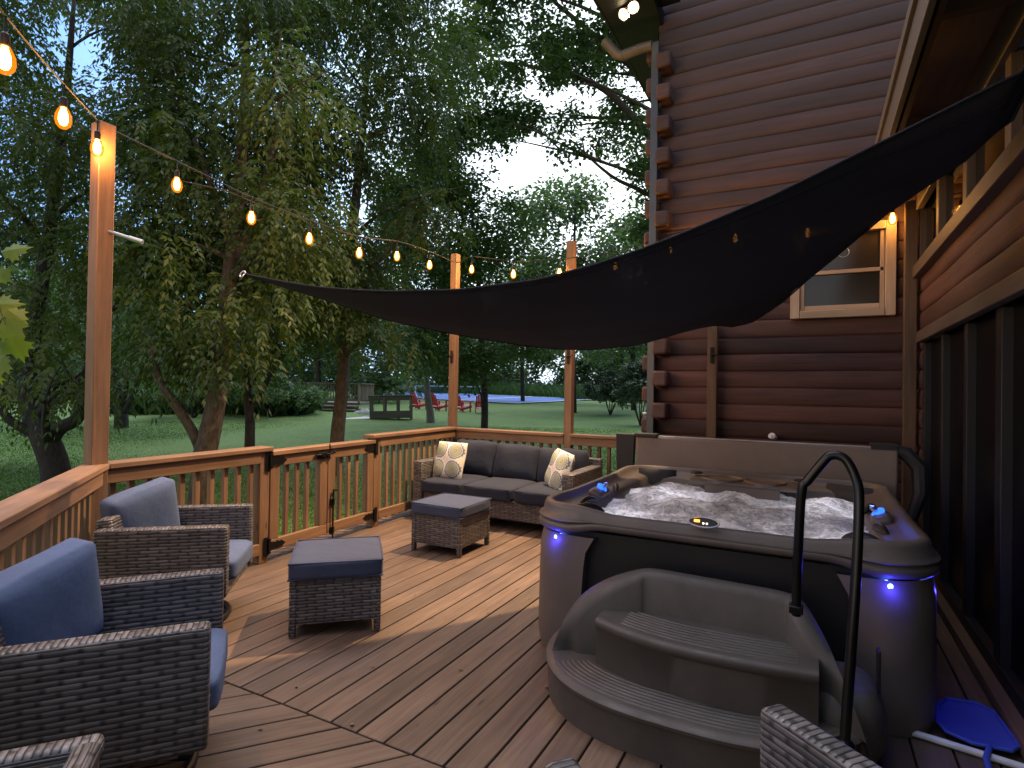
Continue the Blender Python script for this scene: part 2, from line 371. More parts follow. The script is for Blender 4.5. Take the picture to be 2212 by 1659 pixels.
# medallion cloth
t = NT('medallion_cloth'); u = t.uv(4.3, 4.3); fr = t.n('ShaderNodeVectorMath', operation='FRACTION'); t.l(u, 0, fr, 0)
sb = t.n('ShaderNodeVectorMath', operation='SUBTRACT'); sb.inputs[1].default_value = (.5, .5, 0); t.l(fr, 0, sb, 0); sx = t.n('ShaderNodeSeparateXYZ'); t.l(sb, 0, sx, 0)
ln = t.n('ShaderNodeVectorMath', operation='LENGTH'); cx_ = t.n('ShaderNodeCombineXYZ'); t.l(sx, 0, cx_, 0); t.l(sx, 1, cx_, 1); t.l(cx_, 0, ln, 0)
an = t.math('ARCTAN2', sx, sx, 1, 0); pet = t.math('MULTIPLY', t.math('SINE', t.math('MULTIPLY', an, 16)), .018); dd = t.math('ADD', ln, pet, 1, 0)
r = t.ramp(dd, [(0, (.5, .45, .2)), (.05, (.22, .27, .24)), (.11, (.5, .46, .24)), (.17, (.3, .34, .28)), (.24, (.45, .45, .28)), (.3, (.24, .29, .27)), (.35, (.7, .66, .55)), (.385, (.16, .2, .24)), (.43, (.2, .25, .28)), (.455, (.78, .72, .6))])
r.color_ramp.interpolation = 'CONSTANT'; t.col(r); t.set(Roughness=.9); M['medallion'] = t.m
# lamp materials
M['bulb'] = emit('bulb_filament', (1, .45, .07), 42)
t = NT('amber_glass'); em = t.n('ShaderNodeEmission'); em.inputs[0].default_value = (1, .24, .006, 1); em.inputs[1].default_value = .95; tp = t.n('ShaderNodeBsdfTransparent'); ad = t.n('ShaderNodeAddShader')  # shell itself emits, standing in for the orange halo round each bulb
mx = t.n('ShaderNodeMixShader'); mx.inputs[0].default_value = .5; t.l(tp, 0, mx, 1); t.l(em, 0, mx, 2); t.l(mx, 0, t.out, 0); M['amber'] = t.m
M['flood'] = emit('flood_lens', (1, .78, .45), 25); M['led'] = emit('blue_led', (.08, .18, 1), 12); M['ledring'] = emit('blue_led_ring', (.02, .12, 1), 1.6)
M['digits'] = emit('orange_digits', (1, .25, .03), 3); M['ledwhite'] = emit('white_digits', (1, .8, .6), 2)
def light(name, kind, loc, power, color, size=.02, **kw):
    l = bpy.data.lights.new(name, kind); l.energy = power; l.color = color
    if kind != 'SUN': l.shadow_soft_size = size
    for k, v in kw.items(): setattr(l, k, v)
    o = bpy.data.objects.new(name, l); C.objects.link(o); o.location = loc; return o

weather(M['steps'], 1, 1, 3.5, .35, .62, .78, True); weather(M['cabinet'], 1, 1, 2.6, .35, .65, .8, True); weather(M['acrylic'], 1, 1, 3, .35, .6, .82, True)
for k_ in ('steps', 'cabinet'):
    t = NT.__new__(NT); t.m = M[k_]; t.t = t.m.node_tree; t.p = t.t.nodes['Principled BSDF']; n = t.noise(t.uv(1, 1, 1, True), 9, 6, .7); r = t.ramp(n, [(.3, .38), (.7, .72)]); t.l(r, 0, t.p, 'Roughness')
# ------------------------------------------------------------------ ground, deck
def terrain():
    P = []; ds = np.concatenate([np.linspace(-12, 30, 43), np.linspace(32, 90, 30), [110, 150, 220, 300]]); ws = np.concatenate([[-300, -200, -120], np.linspace(-80, 80, 65), [120, 200, 300]])
    f = Vector((CF.x, CF.y, 0)).normalized(); r = Vector((f.y, -f.x, 0))
    for d in ds:
        row = []
        for w in ws:
            p = f*float(d)+r*float(w); z = ground(p.x, p.y)+(.05*math.sin(w*.31+d*.17)+.04*math.sin(d*.43-w*.2) if d > 9 else 0)*min(1, max(0, (d-9)/8))*max(0, min(1, (40-d)/8))
            row.append((p.x, p.y, z))
        P.append(row)
    m = MB(); m.grid(P, [[(p[0], p[1]) for p in row] for row in P]); struct(m.build('lawn', M['lawn']))
terrain()
def clip(poly, nx, ny, c):
    out = []
    for i in range(len(poly)):
        a, b = poly[i], poly[(i+1) % len(poly)]; da = a[0]*nx+a[1]*ny-c; db = b[0]*nx+b[1]*ny-c
        if da <= 0: out.append(a)
        if da*db < 0: t = da/(da-db); out.append((a[0]+(b[0]-a[0])*t, a[1]+(b[1]-a[1])*t))
    return out
DG = Vector((.788, -.616)); DN = Vector((-.616, -.788))      # left railing: direction and outward normal
def deck():
    m = MB(); dc = Vector((-3.80, 1.87)).dot(DN)+.13; pitch = .1432; gap = .009
    def board(poly, ux, uy):
        if len(poly) < 3: return
        o = rnd.random()*30, rnd.random()*30; r = rnd.random(); z = rnd.uniform(-.0015, .0)
        m.prism(poly, -.028, z, r, lambda x, y, zz: (x*ux+y*uy+o[0], -x*uy+y*ux+zz+o[1]))
    YS = 1.784; x = -1.925-.1432*20
    while x < .84:
        a, b = x+gap/2, x+pitch-gap/2
        p = [(a, YS+.004), (b, YS+.004), (b, 6.16), (a, 6.16)]
        p = clip(clip(clip(p, DN.x, DN.y, dc), -1, 0, 4.16), 1, 0, .835); board(p, 0, 1); x += pitch
    th = R(50.8); ux, uy = math.cos(th), math.sin(th); nx, ny = -uy, ux; base = -2.077*nx+1.781*ny
    for k in range(-26, 30):
        s = base+k*.139; c0, c1 = s+gap/2, s+.139-gap/2
        p = [(nx*q+ux*l, ny*q+uy*l) for (q, l) in ((c0, -8), (c0, 8), (c1, 8), (c1, -8))][::-1]
        for cl in ((0, 1, YS-.004), (DN.x, DN.y, dc), (1, 0, .835), (0, -1, 1.6), (-1, 0, 4.2)): p = clip(p, *cl)
        board(p, ux, uy)
    struct(m.build('deck_floor', M['deck'], bev=.003, seg=1))
    j = MB()
    for y in np.arange(-1, 6.2, .4): xl = -4.1 if y > 2.1 else max(-4.1, -3.72+(1.87-y)*1.28); j.box(((xl+.85)/2, y, -.09), (.85-xl, .04, .11))
    j.box((-4.15, 4.0, -.1), (.04, 4.4, .14)); j.box((-1.7, 6.17, -.1), (4.9, .04, .14))
    a = Vector((-3.9, 1.98, -.1)); j.beam(a, a+Vector((DG.x, DG.y, 0))*4, .04, .14)
    struct(j.build('deck_joists', M['cedar_dark']))
deck()

# ------------------------------------------------------------------ railings, gate, posts
CAPZ = .905; GX0 = -3.84
def gx(y): return GX0-.045*(y-1.87)          # the gate side is not quite square to the house
def railing(name, label, a, b, inward, capext=(0, 0), sp=.114, z=CAPZ, skip=()):
    a = Vector((*a, 0)); b = Vector((*b, 0)); d = (b-a).normalized(); L = (b-a).length; i = Vector((*inward, 0))
    t = thing(name, label, 'railing', a, 0, 'railing sections round the deck')
    def bm(o0, o1, off, z, w, h): m = MB(); m.beam(a+d*o0+i*off+Vector((0, 0, z)), a+d*o1+i*off+Vector((0, 0, z)), w, h); return m
    bm(-capext[0], L+capext[1], 0, z, .14, .036).build('cap', M['cedar'], t, True, .006)
    bm(0, L, .03, z-.018-.046, .038, .089).build('top_rail', M['cedar'], t, True, .004)
    bm(0, L, .03, .115, .038, .089).build('bottom_rail', M['cedar'], t, True, .004)
    n = int(L/sp); s0 = (L-(n-1)*sp)/2
    for k in range(n):
        p = a+d*(s0+k*sp)-i*.008; m = MB(); m.box((p.x, p.y, (.05+z-.018)/2), (.036, .036, z-.018-.05), Matrix.Rotation(math.atan2(d.y, d.x), 3, 'Z')); m.build('baluster', M['cedar'], t, True, .003, 1)
    return t
LP = Vector((-3.82, 1.87))
lend = LP+DG*3.2
railing('deck_railing', 'cedar deck railing running towards the viewer behind the blue cushioned armchairs', (LP.x+DG.x*.045, LP.y+DG.y*.045), lend, -DN, (.05, 0))
railing('deck_railing', 'short cedar railing between the tall near post and the gate', (gx(1.92), 1.92), (gx(3.06), 3.06), (1, 0), (0, .1))
railing('deck_railing', 'cedar railing between the gate and the far corner post beside the sofa', (gx(4.53), 4.53), (gx(6.02), 6.02), (1, 0), (.13, 0), z=CAPZ+.012)
railing('deck_railing', 'cedar railing behind the sofa between the two far posts', (-4.03, 6.08), (-2.52, 6.08), (0, -1))
railing('deck_railing', 'cedar railing ending at the house behind the folded tub cover', (-2.43, 6.08), (-1.55, 6.08), (0, -1))
def hook(t, p, d):
    """black hinged sail hook on a post"""
    m = MB(); d = Vector(d); s = Vector((-d.y, d.x, 0)); p = Vector(p)
    m.box(p+d*.004, (.03, .03, .16)); m.tube([p+d*.01, p+d*.05+Vector((0, 0, .01)), p+d*.075+s*.03, p+d*.06+s*.055], .007, 6); m.box(p+d*.03, (.02, .045, .025)); m.tube([p+d*.06+s*.05, p+d*.065+s*.075+Vector((0, 0, .02))], .005, 6)
    m.build('hook', M['black'], t, True, .003, 1)
def post(label, x, y, z0, z1, mat='cedar', w=.09, group='timber posts carrying the lights', hk=None):
    t = thing('timber_post', label, 'post', (x, y, z0), 0, group); m = MB(); m.box((x, y, (z0+z1)/2), (w, w, z1-z0)); m.build('shaft', M[mat], t, True, .005)
    if hk: hook(t, *hk)
    return t
pL = post('tall cedar post nearest the viewer at the left corner of the railing', -3.82, 1.87, 0, 2.98, w=.094)
post('tall cedar post at the far corner of the deck behind the sofa', -4.07, 6.09, 0, 3.14, hk=((-4.07+.0, 6.045, 1.82), (0, -1, 0)))
post('tall cedar post behind the right end of the sofa', -2.475, 6.09, 0, 3.13, hk=((-2.475, 6.045, 1.80), (0, -1, 0)))
post('weathered post with a black hook standing against the red log wall', -.895, 6.0, 0, 2.1, 'cedar_dark', .09, hk=((-.895, 5.955, 1.79), (0, -1, 0)))
post('tall weathered post in the corner between the log wall and the glass doors', .735, 5.95, 0, 3.1, 'cedar_dark', .09)
post('short square gate post with hinges on the sofa side', gx(4.49), 4.49, 0, CAPZ-.008, w=.088)
post('short square gate post with hinges next to the far armchair', gx(3.1), 3.1, 0, CAPZ-.02, w=.088)
def hinge(t, x, y, z, s):
    m = MB(); m.box((x+.024, y-s*.035, z), (.006, .04, .15), grain=0)
    m.box((x+.03, y-s*.012, z), (.018, .02, .12))
    pr = [(0, .032), (.06, .024), (.065, .034), (.1, .02), (.105, .03), (.15, .0)]; P = [(y+s*q, z+h) for q, h in pr]+[(y+s*q, z-h) for q, h in reversed(pr[:-1])]
    b = [(x+.024, p[0], p[1]) for p in P]; f = [(x+.03, p[0], p[1]) for p in P]
    if s < 0: b, f = b[::-1], f[::-1]
    n = len(P); m.poly(f); m.poly(b[::-1])
    for k in range(n): q = (k+1) % n; m.poly([f[k], b[k], b[q], f[q]])
    for zz in (-.055, .055): m.lathe([(.006, 0), (.006, .004), (0, .006)], 8, (x+.026, y-s*.035, z+zz), (1, 0, 0))
    m.build('hinge', M['black'], t, True, smooth=False)
def gate(label, y0, y1, s):
    t = thing('gate_leaf', label, 'gate', (gx(y0), y0, 0), 0, 'two leaves of the deck gate'); z = CAPZ-.038
    def X(y): return gx(y)
    def bar(ya, yb, off, zz, w, h, nm, mat='cedar'): m = MB(); m.beam((X(ya)+off, ya, zz), (X(yb)+off, yb, zz), w, h); m.build(nm, M[mat], t, True, .004)
    bar(y0, y1, 0, z, .14, .036, 'cap'); bar(y0, y1, .03, z-.064, .038, .089, 'top_rail'); bar(y0, y1, .03, .125, .038, .089, 'bottom_rail')
    for yy in (y0+.045, y1-.045): m = MB(); m.box((X(yy)+.029, yy, (.17+z-.108)/2), (.037, .088, z-.108-.17)); m.box((X(yy)-.012, yy, .47), (.04, .06, .76)); m.build('stile', M['cedar'], t, True, .004)
    for k in range(3): yy = y0+.09+(y1-y0-.18)*(k+1)/4; m = MB(); m.box((X(yy)-.005, yy, (.09+z-.02)/2), (.036, .036, z-.02-.09)); m.build('baluster', M['cedar'], t, True, .003, 1)
    yh = y0 if s > 0 else y1
    for zz in (z-.064, .125): hinge(t, X(yh)+.03, yh, zz, s)
    return t, z
g1, gz = gate('gate leaf nearer the armchairs carrying the black slide bolt', 3.155, 3.79, 1)
g2, _ = gate('gate leaf nearer the sofa with the upright black cane bolt', 3.80, 4.435, -1)
m = MB(); xg = gx(3.78)+.052; m.box((xg+.006, 3.72, gz-.07), (.012, .12, .06)); m.tube([(xg+.018, 3.62, gz-.06), (xg+.018, 3.84, gz-.06)], .009, 8); m.box((xg+.02, 3.72, gz-.06), (.02, .05, .04)); m.tube([(xg+.018, 3.79, gz-.1), (xg+.018, 3.79, gz+.03)], .006, 6); m.lathe([(.0, 0), (.012, .004), (.012, .016), (0, .02)], 10, (xg+.03, 3.83, gz-.045), (1, 0, 0)); m.build('slide_bolt', M['black'], g1, True, .002, 1)
m = MB(); xg = gx(3.85)+.055; m.tube([(xg+.01, 3.90, .46), (xg+.012, 3.85, .47), (xg+.012, 3.85, .44), (xg+.012, 3.85, .01)], .008, 8); m.box((xg+.0, 3.85, .36), (.014, .05, .06)); m.box((xg, 3.85, .1), (.014, .05, .06)); m.build('cane_bolt', M['black'], g2, True)

# ------------------------------------------------------------------ log house
HY = 6.1; HX = .82; CO = .166; Z0 = 1.472
H = thing('log_house', 'two storey red stained log house with glass doors beside the hot tub', 'house', (-1.5, HY, -.3))
def logprofile(n=11, bulge=.019):
    out = []
    for k in range(n):
        a = -PI/2+PI*k/(n-1); out.append((bulge*max(0, math.cos(a))**.62, CO/2*(1.0*math.sin(a)*.6+.4*a/(PI/2))))
    return out
PR = logprofile()
def log_run(m, p0, p1, zc, nrm, r=None):
    """one half-round course between two plan points, bulging along nrm"""
    p0 = Vector(p0); p1 = Vector(p1); L = (p1-p0).length; o = rnd.random()*40; r = rnd.random() if r is None else r; N = max(2, int(L/.25)); P = []; U = []
    ph = rnd.random()*9
    for i in range(N+1):
        q = p0.lerp(p1, i/N); wb = .004*math.sin(i*.9+ph)
        P.append([(q.x+nrm[0]*(b+wb), q.y+nrm[1]*(b+wb), zc+h) for b, h in PR]); U.append([(o+L*i/N, o*.37+.03*k) for k in range(len(PR))])
    m.grid(P, U, r)
def courses(z0, z1):
    k = math.floor((z0-Z0)/CO); out = []
    while True:
        zc = Z0+CO*(k+.5); k += 1
        if zc-CO/2 < z0-.02: continue
        if zc+CO/2 > z1+.02: return out
        out.append(zc)
m = MB()
for zc in courses(-.3, 7.6):
    if 2.14 < zc < 2.98: log_run(m, (-.2, HY), (-1.5, HY), zc, (0, -1)); log_run(m, (1.2, HY), (.64, HY), zc, (0, -1))
    else: log_run(m, (1.2 if zc < 3 else 3.4, HY), (-1.5, HY), zc, (0, -1))
for zc in courses(-.3, 5.3): log_run(m, (-1.5, HY), (-1.5, 14), zc, (-1, 0))
m.box((-.85, HY+.1, 2.6), (1.28, .1, 9.2)); m.box((2.0, HY+.1, 4.9), (2.7, .1, 4.0)); m.box((.74, HY+.1, 1.2), (.18, .1, 3.4)); m.box((.22, HY+.1, .93), (.86, .1, 2.42)); m.box((.22, HY+.1, 5.0), (.86, .1, 4.1)); m.box((-1.42, 10, 2.4), (.1, 7.7, 5.6))
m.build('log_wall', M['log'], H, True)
m = MB()
for i, zc in enumerate(courses(-.2, 5.25)):
    w = CO*.47
    if i % 2 == 0: m.box((-1.405, HY-.1, zc), (.15, .22, CO*.97), grain=1)
    else: m.box((-1.55, HY+.0, zc), (.15, .13, CO*.97), grain=0)
m.build('log_ends', M['logend'], H, True, .022, 2)
# the wing with the glass doors
m = MB()
for zc in courses(-.3, 3.2): log_run(m, (HX, 5.98 if zc > 2.43 else 6.1), (HX, 6.1), zc, (-1, 0)) if False else log_run(m, (HX, 6.1), (HX, 5.72 if zc < 1.95 else (1.0 if zc < 2.42 else 5.97)), zc, (-1, 0))
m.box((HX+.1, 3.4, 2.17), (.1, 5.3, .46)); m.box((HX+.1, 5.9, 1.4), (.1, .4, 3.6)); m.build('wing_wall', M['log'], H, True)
m = MB(); m.box((HX-.045, 3.3, 1.9), (.05, 4.86, .09), grain=1); m.box((HX-.04, 3.3, 2.475), (.07, 5.3, .10), grain=1); m.box((HX-.03, 3.3, 3.07), (.05, 5.3, .12), grain=1)
m.build('casing', M['casing'], H, True, .005)
tw = MB(); tw.box((HX+.03, 3.4, 2.77), (.02, 5.16, .52)); tw.build('upper_window', M['glass'], H, True)
m = MB()
for y in (5.95, 5.14, 4.29, 3.43, 2.6): m = MB(); m.box((HX-.0, y, 2.78), (.05, .09, .5)); m.build('mullion', M['casing'], H, True, .004)
m = MB(); m.box((HX+.03, 3.3, .95), (.02, 4.84, 1.82)); dr = m.build('glass_door', M['doorglass'], H, True)
m = MB()
for y in (5.66, 4.94, 4.23, 3.55, 2.8): m.box((HX+.0, y, .95), (.05, .07 if y != 3.55 else .1, 1.8))
m.box((HX, 3.3, .09), (.06, 4.84, .1)); f = m.build('door_frame', M['panel'], H, True, .004)
m = MB(); m.box((HX+1.3, 2.5, 1.4), (2.3, 7.1, 3.6)); m.box((.22, HY+.22, 2.55), (1.1, .04, 1.1)); m.build('interior', M['panel'], H, True)
m = MB(); m.box((HX-.035, 3.4, .04), (.1, 5.2, .06)); m.build('threshold', M['cedar_dark'], H, True, .004)
m = MB(); m.box((.41, 2.6, 3.11), (.03, 7.0, .22)); m.box((.385, 2.6, 3.2), (.02, 7.0, .06)); m.build('fascia', M['fascia'], H, True, .003)
m = MB()
m.box((.63, 2.6, 3.26), (.4, 7.0, .02)); m.box((.47, 2.6, 3.13), (.03, 7.0, .12)); m.box((HX-.02, 2.6, 3.18), (.05, 7.0, .1)); 
for y in (4.55, 3.2, 1.9): m.box((.63, y, 3.2), (.3, .06, .1))
m.build('soffit', M['soffit'], H, True, .003)
m = MB(); m.poly([(.39, -.9, 3.24), (2.6, -.9, 4.9), (2.6, 6.1, 4.9), (.39, 6.1, 3.24)]); m.build('porch_roof', M['spout'], H, True)
# tall block eave with the flood lamp below it
m = MB(); m.box((-1.71, 7.6, 5.42), (.52, 6.2, .14)); m.box((-1.99, 7.6, 5.46), (.03, 6.2, .2)); m.box((-1.6, 5.2, 5.5), (.7, 1.5, .1)); m.build('eave', M['panel'], H, True, .006)
m = MB(); px = Vector((-1.5, 5.93, 0)); m.box((-1.5, 5.95, 2.47), (.075, .06, 5.25)); m.box((-1.5, 5.985, 4.2), (.09, .01, .03)); m.box((-1.5, 5.985, 1.2), (.09, .01, .03)); m.build('downspout', M['spout'], H, True, .008)
m = MB(); P = [onY(1409, 98, 5.95), onY(1385, 104, 5.95), onY(1345, 120, 5.95), onY(1333, 118, 5.95), onY(1306, 88, 5.9)]; m.tube(P, .052, 14); m.tube([P[2]*.98+P[1]*.02, P[2]], .057, 14); m.build('gutter_elbow', M['fascia'], H, True)
# window in the gable
W = []
m = MB(); y = HY-.035; wx0, wx1, wz0, wz1 = -.2, .64, 2.13, 2.98
m.box((wx0+.04, y-.02, (wz0+wz1)/2), (.08, .07, wz1-wz0)); m.box((wx1-.04, y-.02, (wz0+wz1)/2), (.08, .07, wz1-wz0)); m.box(((wx0+wx1)/2, y-.021, wz0+.035), (wx1-wx0-.165, .075, .07)); m.box(((wx0+wx1)/2, y-.021, wz1-.035), (wx1-wx0-.165, .075, .07))
win = m.build('window', M['trim'], H, True, .005)
m = MB()
m.box(((wx0+wx1)/2, y+.0, 2.555), (.66, .04, .035)); m.box((wx0+.1, y, 2.55), (.035, .04, .7)); m.box((wx1-.1, y, 2.55), (.035, .04, .7)); m.box((.22, y, wz0+.095), (.6, .04, .045))
sa = m.build('sash', M['trim'], H, True, .003); sa.parent = win; sa.location = -H.location+H.location
m = MB(); m.box((.22, y+.012, 2.74), (.62, .008, .36)); pn = m.build('pane', M['screen'], H, True); pn.parent = win
m = MB(); m.box((.22, y+.012, 2.38), (.62, .008, .33)); pn = m.build('pane', M['screen'], H, True); pn.parent = win
m = MB(); ck = onY(1822, 545, y+.005); m.tube([ck+Vector((.045*math.cos(a), 0, .045*math.sin(a))) for a in np.linspace(0, 2*PI, 25)[:-1]], .003, 6, True); st = m.build('sticker', M['alu'], H, True); st.parent = win
t = thing('flood_light', 'twin headed flood lamp glowing under the dark eave', 'lamp', (-1.7, 5.7, 5.44))
m = MB(); m.lathe([(.06, 0), (.06, -.03), (.02, -.05), (0, -.05)], 16, (-1.7, 5.7, 5.43)); m.build('base', M['white'], t, True)
FL = Vector((-1.69, 5.68, 5.27))
for s in (-1, 1):
    ax = Vector((s*.35, -.7, -.75)).normalized(); c = Vector((-1.7+s*.036, 5.66-s*.03, 5.34))
    m = MB(); m.tube([(-1.7, 5.7, 5.4), tuple(c)], .012, 8); m.lathe([(.02, -.05), (.035, -.02), (.058, .06), (.06, .075), (.055, .075)], 18, c, ax); hd = m.build('lamp_head', M['white'], t, True)
    m = MB(); m.lathe([(.054, .066), (.04, .082), (0, .09)], 18, c, ax); m.build('lens', M['flood'], t, True)
FLP = 1500
light('flood_lamp', 'SPOT', FL, FLP, (1, .65, .34), .05, spot_size=R(60), spot_blend=.7).rotation_euler = Vector((-1.7, -1.75, -5.0)).to_track_quat('-Z', 'Y').to_euler()
light('flood_lamp', 'SPOT', FL+Vector((-.06, 0, 0)), 1000, (1, .68, .36), .05, spot_size=R(84), spot_blend=.6).rotation_euler = Vector((-.83, -.28, -.5)).to_track_quat('-Z', 'Y').to_euler()
t = thing('utility_box', 'grey utility box with a pale lid beside the far corner of the log house', 'box', (-1.75, 7.4, -.3))
m = MB(); m.box((-1.76, 7.5, .4), (.3, .5, 1.45)); m.build('body', M['grey'], t, True, .01); m = MB(); m.box((-1.76, 7.5, 1.14), (.34, .54, .03)); m.build('lid', M['alu'], t, True, .006)
t = thing('spigot', 'white capped pipe end on the log wall behind the tub cover', 'pipe', (-.36, 6.0, 1.0)); q = onY(1668, 942, 5.97); m = MB(); m.tube([q+Vector((.02, .1, -.02)), q, q+Vector((-.02, -.02, 0))], .022, 10); m.lathe([(.03, 0), (.03, .02), (.0, .03)], 12, q, (0, -1, .2)); m.build('pipe', M['white'], t, True)

# ------------------------------------------------------------------ wicker furniture
GC = 'wicker armchairs'
def wick(name, boxes, t, mat='wicker', bev=.014):
    m = MB()
    for c, s in boxes: m.box(c, s, grain='w')
    return m.build(name, M[mat], t, bev=bev, seg=2)
def armchair(label, loc, rz, pillow=True):
    t = thing('armchair', label, 'armchair', loc, rz, GC)
    wick('arm', [((-.30, .03, .425), (.075, .66, .40))], t); wick('arm', [((.30, .03, .425), (.075, .66, .40))], t)
    m = MB()                                                       # tapering wicker apron under the seat
    for y, ny in ((.30, 1), (-.30, -1)):
        P = [(-.35, y, .24), (.35, y, .24), (.35, y, .30), (-.35, y, .30)]
    A = [(-.25, .36), (.25, .36), (.25, -.3), (-.25, -.3)]
    b = MB(); Q = [((x*1.0, y, .36), (x*.78, y*.72, .14)) for x, y in A]
    for i in range(4):
        j = (i+1) % 4; L = .5 if i % 2 == 0 else .66
        b.poly([Q[i][1], Q[j][1], Q[j][0], Q[i][0]][::-1], [(0, 0), (L, 0), (L, .25), (0, .25)][::-1], rnd.random())
    b.poly([q[1] for q in Q]); b.poly([q[0] for q in Q][::-1]); b.build('apron', M['wicker'], t, smooth=False); wick('front_panel', [((0, .33, .285), (.524, .03, .15))], t)
    m = MB(); m.box((0, -.26, .45), (.524, .08, .44), Matrix.Rotation(.1, 3, 'X'), 'w'); m.build('backrest', M['wicker'], t, bev=.014)
    m = MB(); m.rbox((0, .075 if pillow else -.0, .35), (.25, .315 if pillow else .24, .06), .03, .012, 10, None, .0015); m.build('seat_cushion', M['blue'], t, ang=60)
    if pillow:
        rt = Matrix.Rotation(-.58, 3, 'Z') @ Matrix.Rotation(-.13, 3, 'X') @ Matrix.Rotation(.24, 3, 'Y')
        m = MB(); m.rbox((-.055, -.205, .60), (.205, .055, .20), .022, .035, 13, rt, .002); p = m.build('back_cushion', M['blue'], t, ang=70)
    m = MB(); m.tube([(.29*math.cos(a), .29*math.sin(a), .022) for a in np.linspace(0, 2*PI, 41)[:-1]], .017, 10, True); m.tube([(-.28, 0, .03), (0, 0, .075), (.28, 0, .03)], .014, 8); m.tube([(0, -.28, .03), (0, 0, .075), (0, .28, .03)], .014, 8); m.lathe([(.06, .07), (.045, .09), (.045, .2)], 16); m.build('swivel_base', M['black'], t)
    return t
armchair('far blue cushioned wicker armchair beside the tall cedar post', (-3.36, 2.09, 0), R(-49.5))
armchair('nearer blue cushioned wicker armchair at the left edge in front of the other', (-2.21, 1.12, 0), R(-39))
armchair('wicker armchair with only its arm tips showing at the bottom edge by the tub steps', (-.007, 1.138, 0), R(50), False)
t = thing('side_table', 'low wicker side table with a dark glass top in the bottom left corner', 'table', (-1.50, .44, 0), R(-39))
s = .25; zt = .55
m = MB()
for sx in (-1, 1): m.box((sx*(s-.03), 0, zt-.02), (.06, 2*s, .05), grain='w'); m.box((0, sx*(s-.03), zt-.021), (2*s-.06, .06, .05), grain='w')
m.build('rim', M['wicker'], t, bev=.018, seg=3)
wick('side_panel', [((0, s-.02, .3), (2*s-.02, .02, .46))], t); wick('side_panel', [((s-.02, 0, .3), (.02, 2*s-.02, .46))], t); wick('side_panel', [((-s+.02, 0, .3), (.02, 2*s-.02, .46))], t)
m = MB(); m.box((0, 0, zt-.02), (2*s-.12, 2*s-.12, .008)); m.build('glass_top', M['glasstop'], t)
m = MB(); [m.box((a*(s-.04), b*(s-.04), .05), (.04, .04, .1)) for a in (-1, 1) for b in (-1, 1)]; m.build('feet', M['black'], t)
def ottoman(label, loc, rz, w=.49, d=.50):
    t = thing('ottoman', label, 'ottoman', loc, rz, 'wicker ottomans with slate cushions')
    b = MB()
    for sx, sy, ww, dd in ((0, 1, w, .02), (0, -1, w, .02), (1, 0, .02, d), (-1, 0, .02, d)): b.box((sx*(w/2-.01), sy*(d/2-.01), .19), (ww-(.03 if dd == .02 else 0)*0, dd, .235) if dd == .02 else (ww, dd-.042, .235), grain='w')
    b.build('panels', M['wicker'], t, bev=.004)
    m = MB()
    for sx in (-1, 1):
        for sy in (-1, 1): m.box((sx*(w/2-.012), sy*(d/2-.012), .16), (.036, .036, .32), grain='w'); 
    m.build('corner_posts', M['wicker'], t, bev=.008) if False else None
    for sx in (-1, 1):
        for sy in (-1, 1): q = MB(); q.box((sx*(w/2-.014), sy*(d/2-.014), .158), (.04, .04, .316), grain='w'); q.build('leg', M['wicker'], t, bev=.01)
    m = MB(); m.box((0, 0, .313), (w+.01, d+.01, .022), grain='w'); m.build('top_frame', M['wicker'], t, bev=.008)
    m = MB(); m.rbox((0, 0, .372), (w/2+.02, d/2+.02, .048), .018, .006, 9); c = m.build('cushion', M['slateblue'], t, ang=60)
    m = MB()
    for z in (.328, .416): m.tube([(sx*(w/2+.012), sy*(d/2+.012), z) for sx, sy in ((-1, -1), (1, -1), (1, 1), (-1, 1))], .005, 6, True)
    m.build('piping', M['slateblue'], c)
    return t
ottoman('wicker ottoman with slate cushion standing alone nearest the viewer by the gate', (-2.56, 2.60, 0), R(43))
ottoman('wicker ottoman with slate cushion directly in front of the sofa', (-2.84, 4.26, 0), R(1))
# sofa
SX0, SX1, SY0, SY1 = -3.87, -1.99, 5.03, 5.90
t = thing('sofa', 'three seat wicker sofa with slate cushions against the far railing', 'sofa', ((SX0+SX1)/2, SY0, 0))
def wb(name, c, s, rot=None): m = MB(); m.box(c, s, rot, 'w'); return m.build(name, M['wicker'], t, True, .014)
wb('arm', (SX0+.06, (SY0+SY1)/2-.02, .36), (.12, SY1-SY0-.04, .52)); wb('arm', (SX1-.06, (SY0+SY1)/2-.02, .36), (.12, SY1-SY0-.04, .52))
wb('base', ((SX0+SX1)/2, (SY0+SY1)/2, .2), (SX1-SX0-.241, SY1-SY0-.05, .2)); wb('backrest', ((SX0+SX1)/2, SY1-.03, .4), (SX1-SX0-.02, .09, .58))
for x in (SX0+.06, SX1-.06):
    for y in (SY0+.06, SY1-.06): m = MB(); m.box((x, y, .05), (.05, .05, .1)); m.build('leg', M['black'], t, True)
for x0, x1, yy in ((-3.75, -3.22, 0), (-3.21, -2.63, .005), (-2.62, -2.11, .01)):
    m = MB(); m.rbox(((x0+x1)/2, 5.31+yy, .36), ((x1-x0)/2-.003, .335, .064), .028, .016, 9, None, .002); q = m.build('seat_cushion', M['slate'], t, True, ang=60)
    m = MB(); m.tube([(x0+.02, 4.985+yy, .412), (x1-.02, 4.985+yy, .412)], .005, 6); m.tube([(x0+.02, 4.985+yy, .315), (x1-.02, 4.985+yy, .315)], .005, 6); q2 = m.build('piping', M['slate'], t, True); q2.parent = q
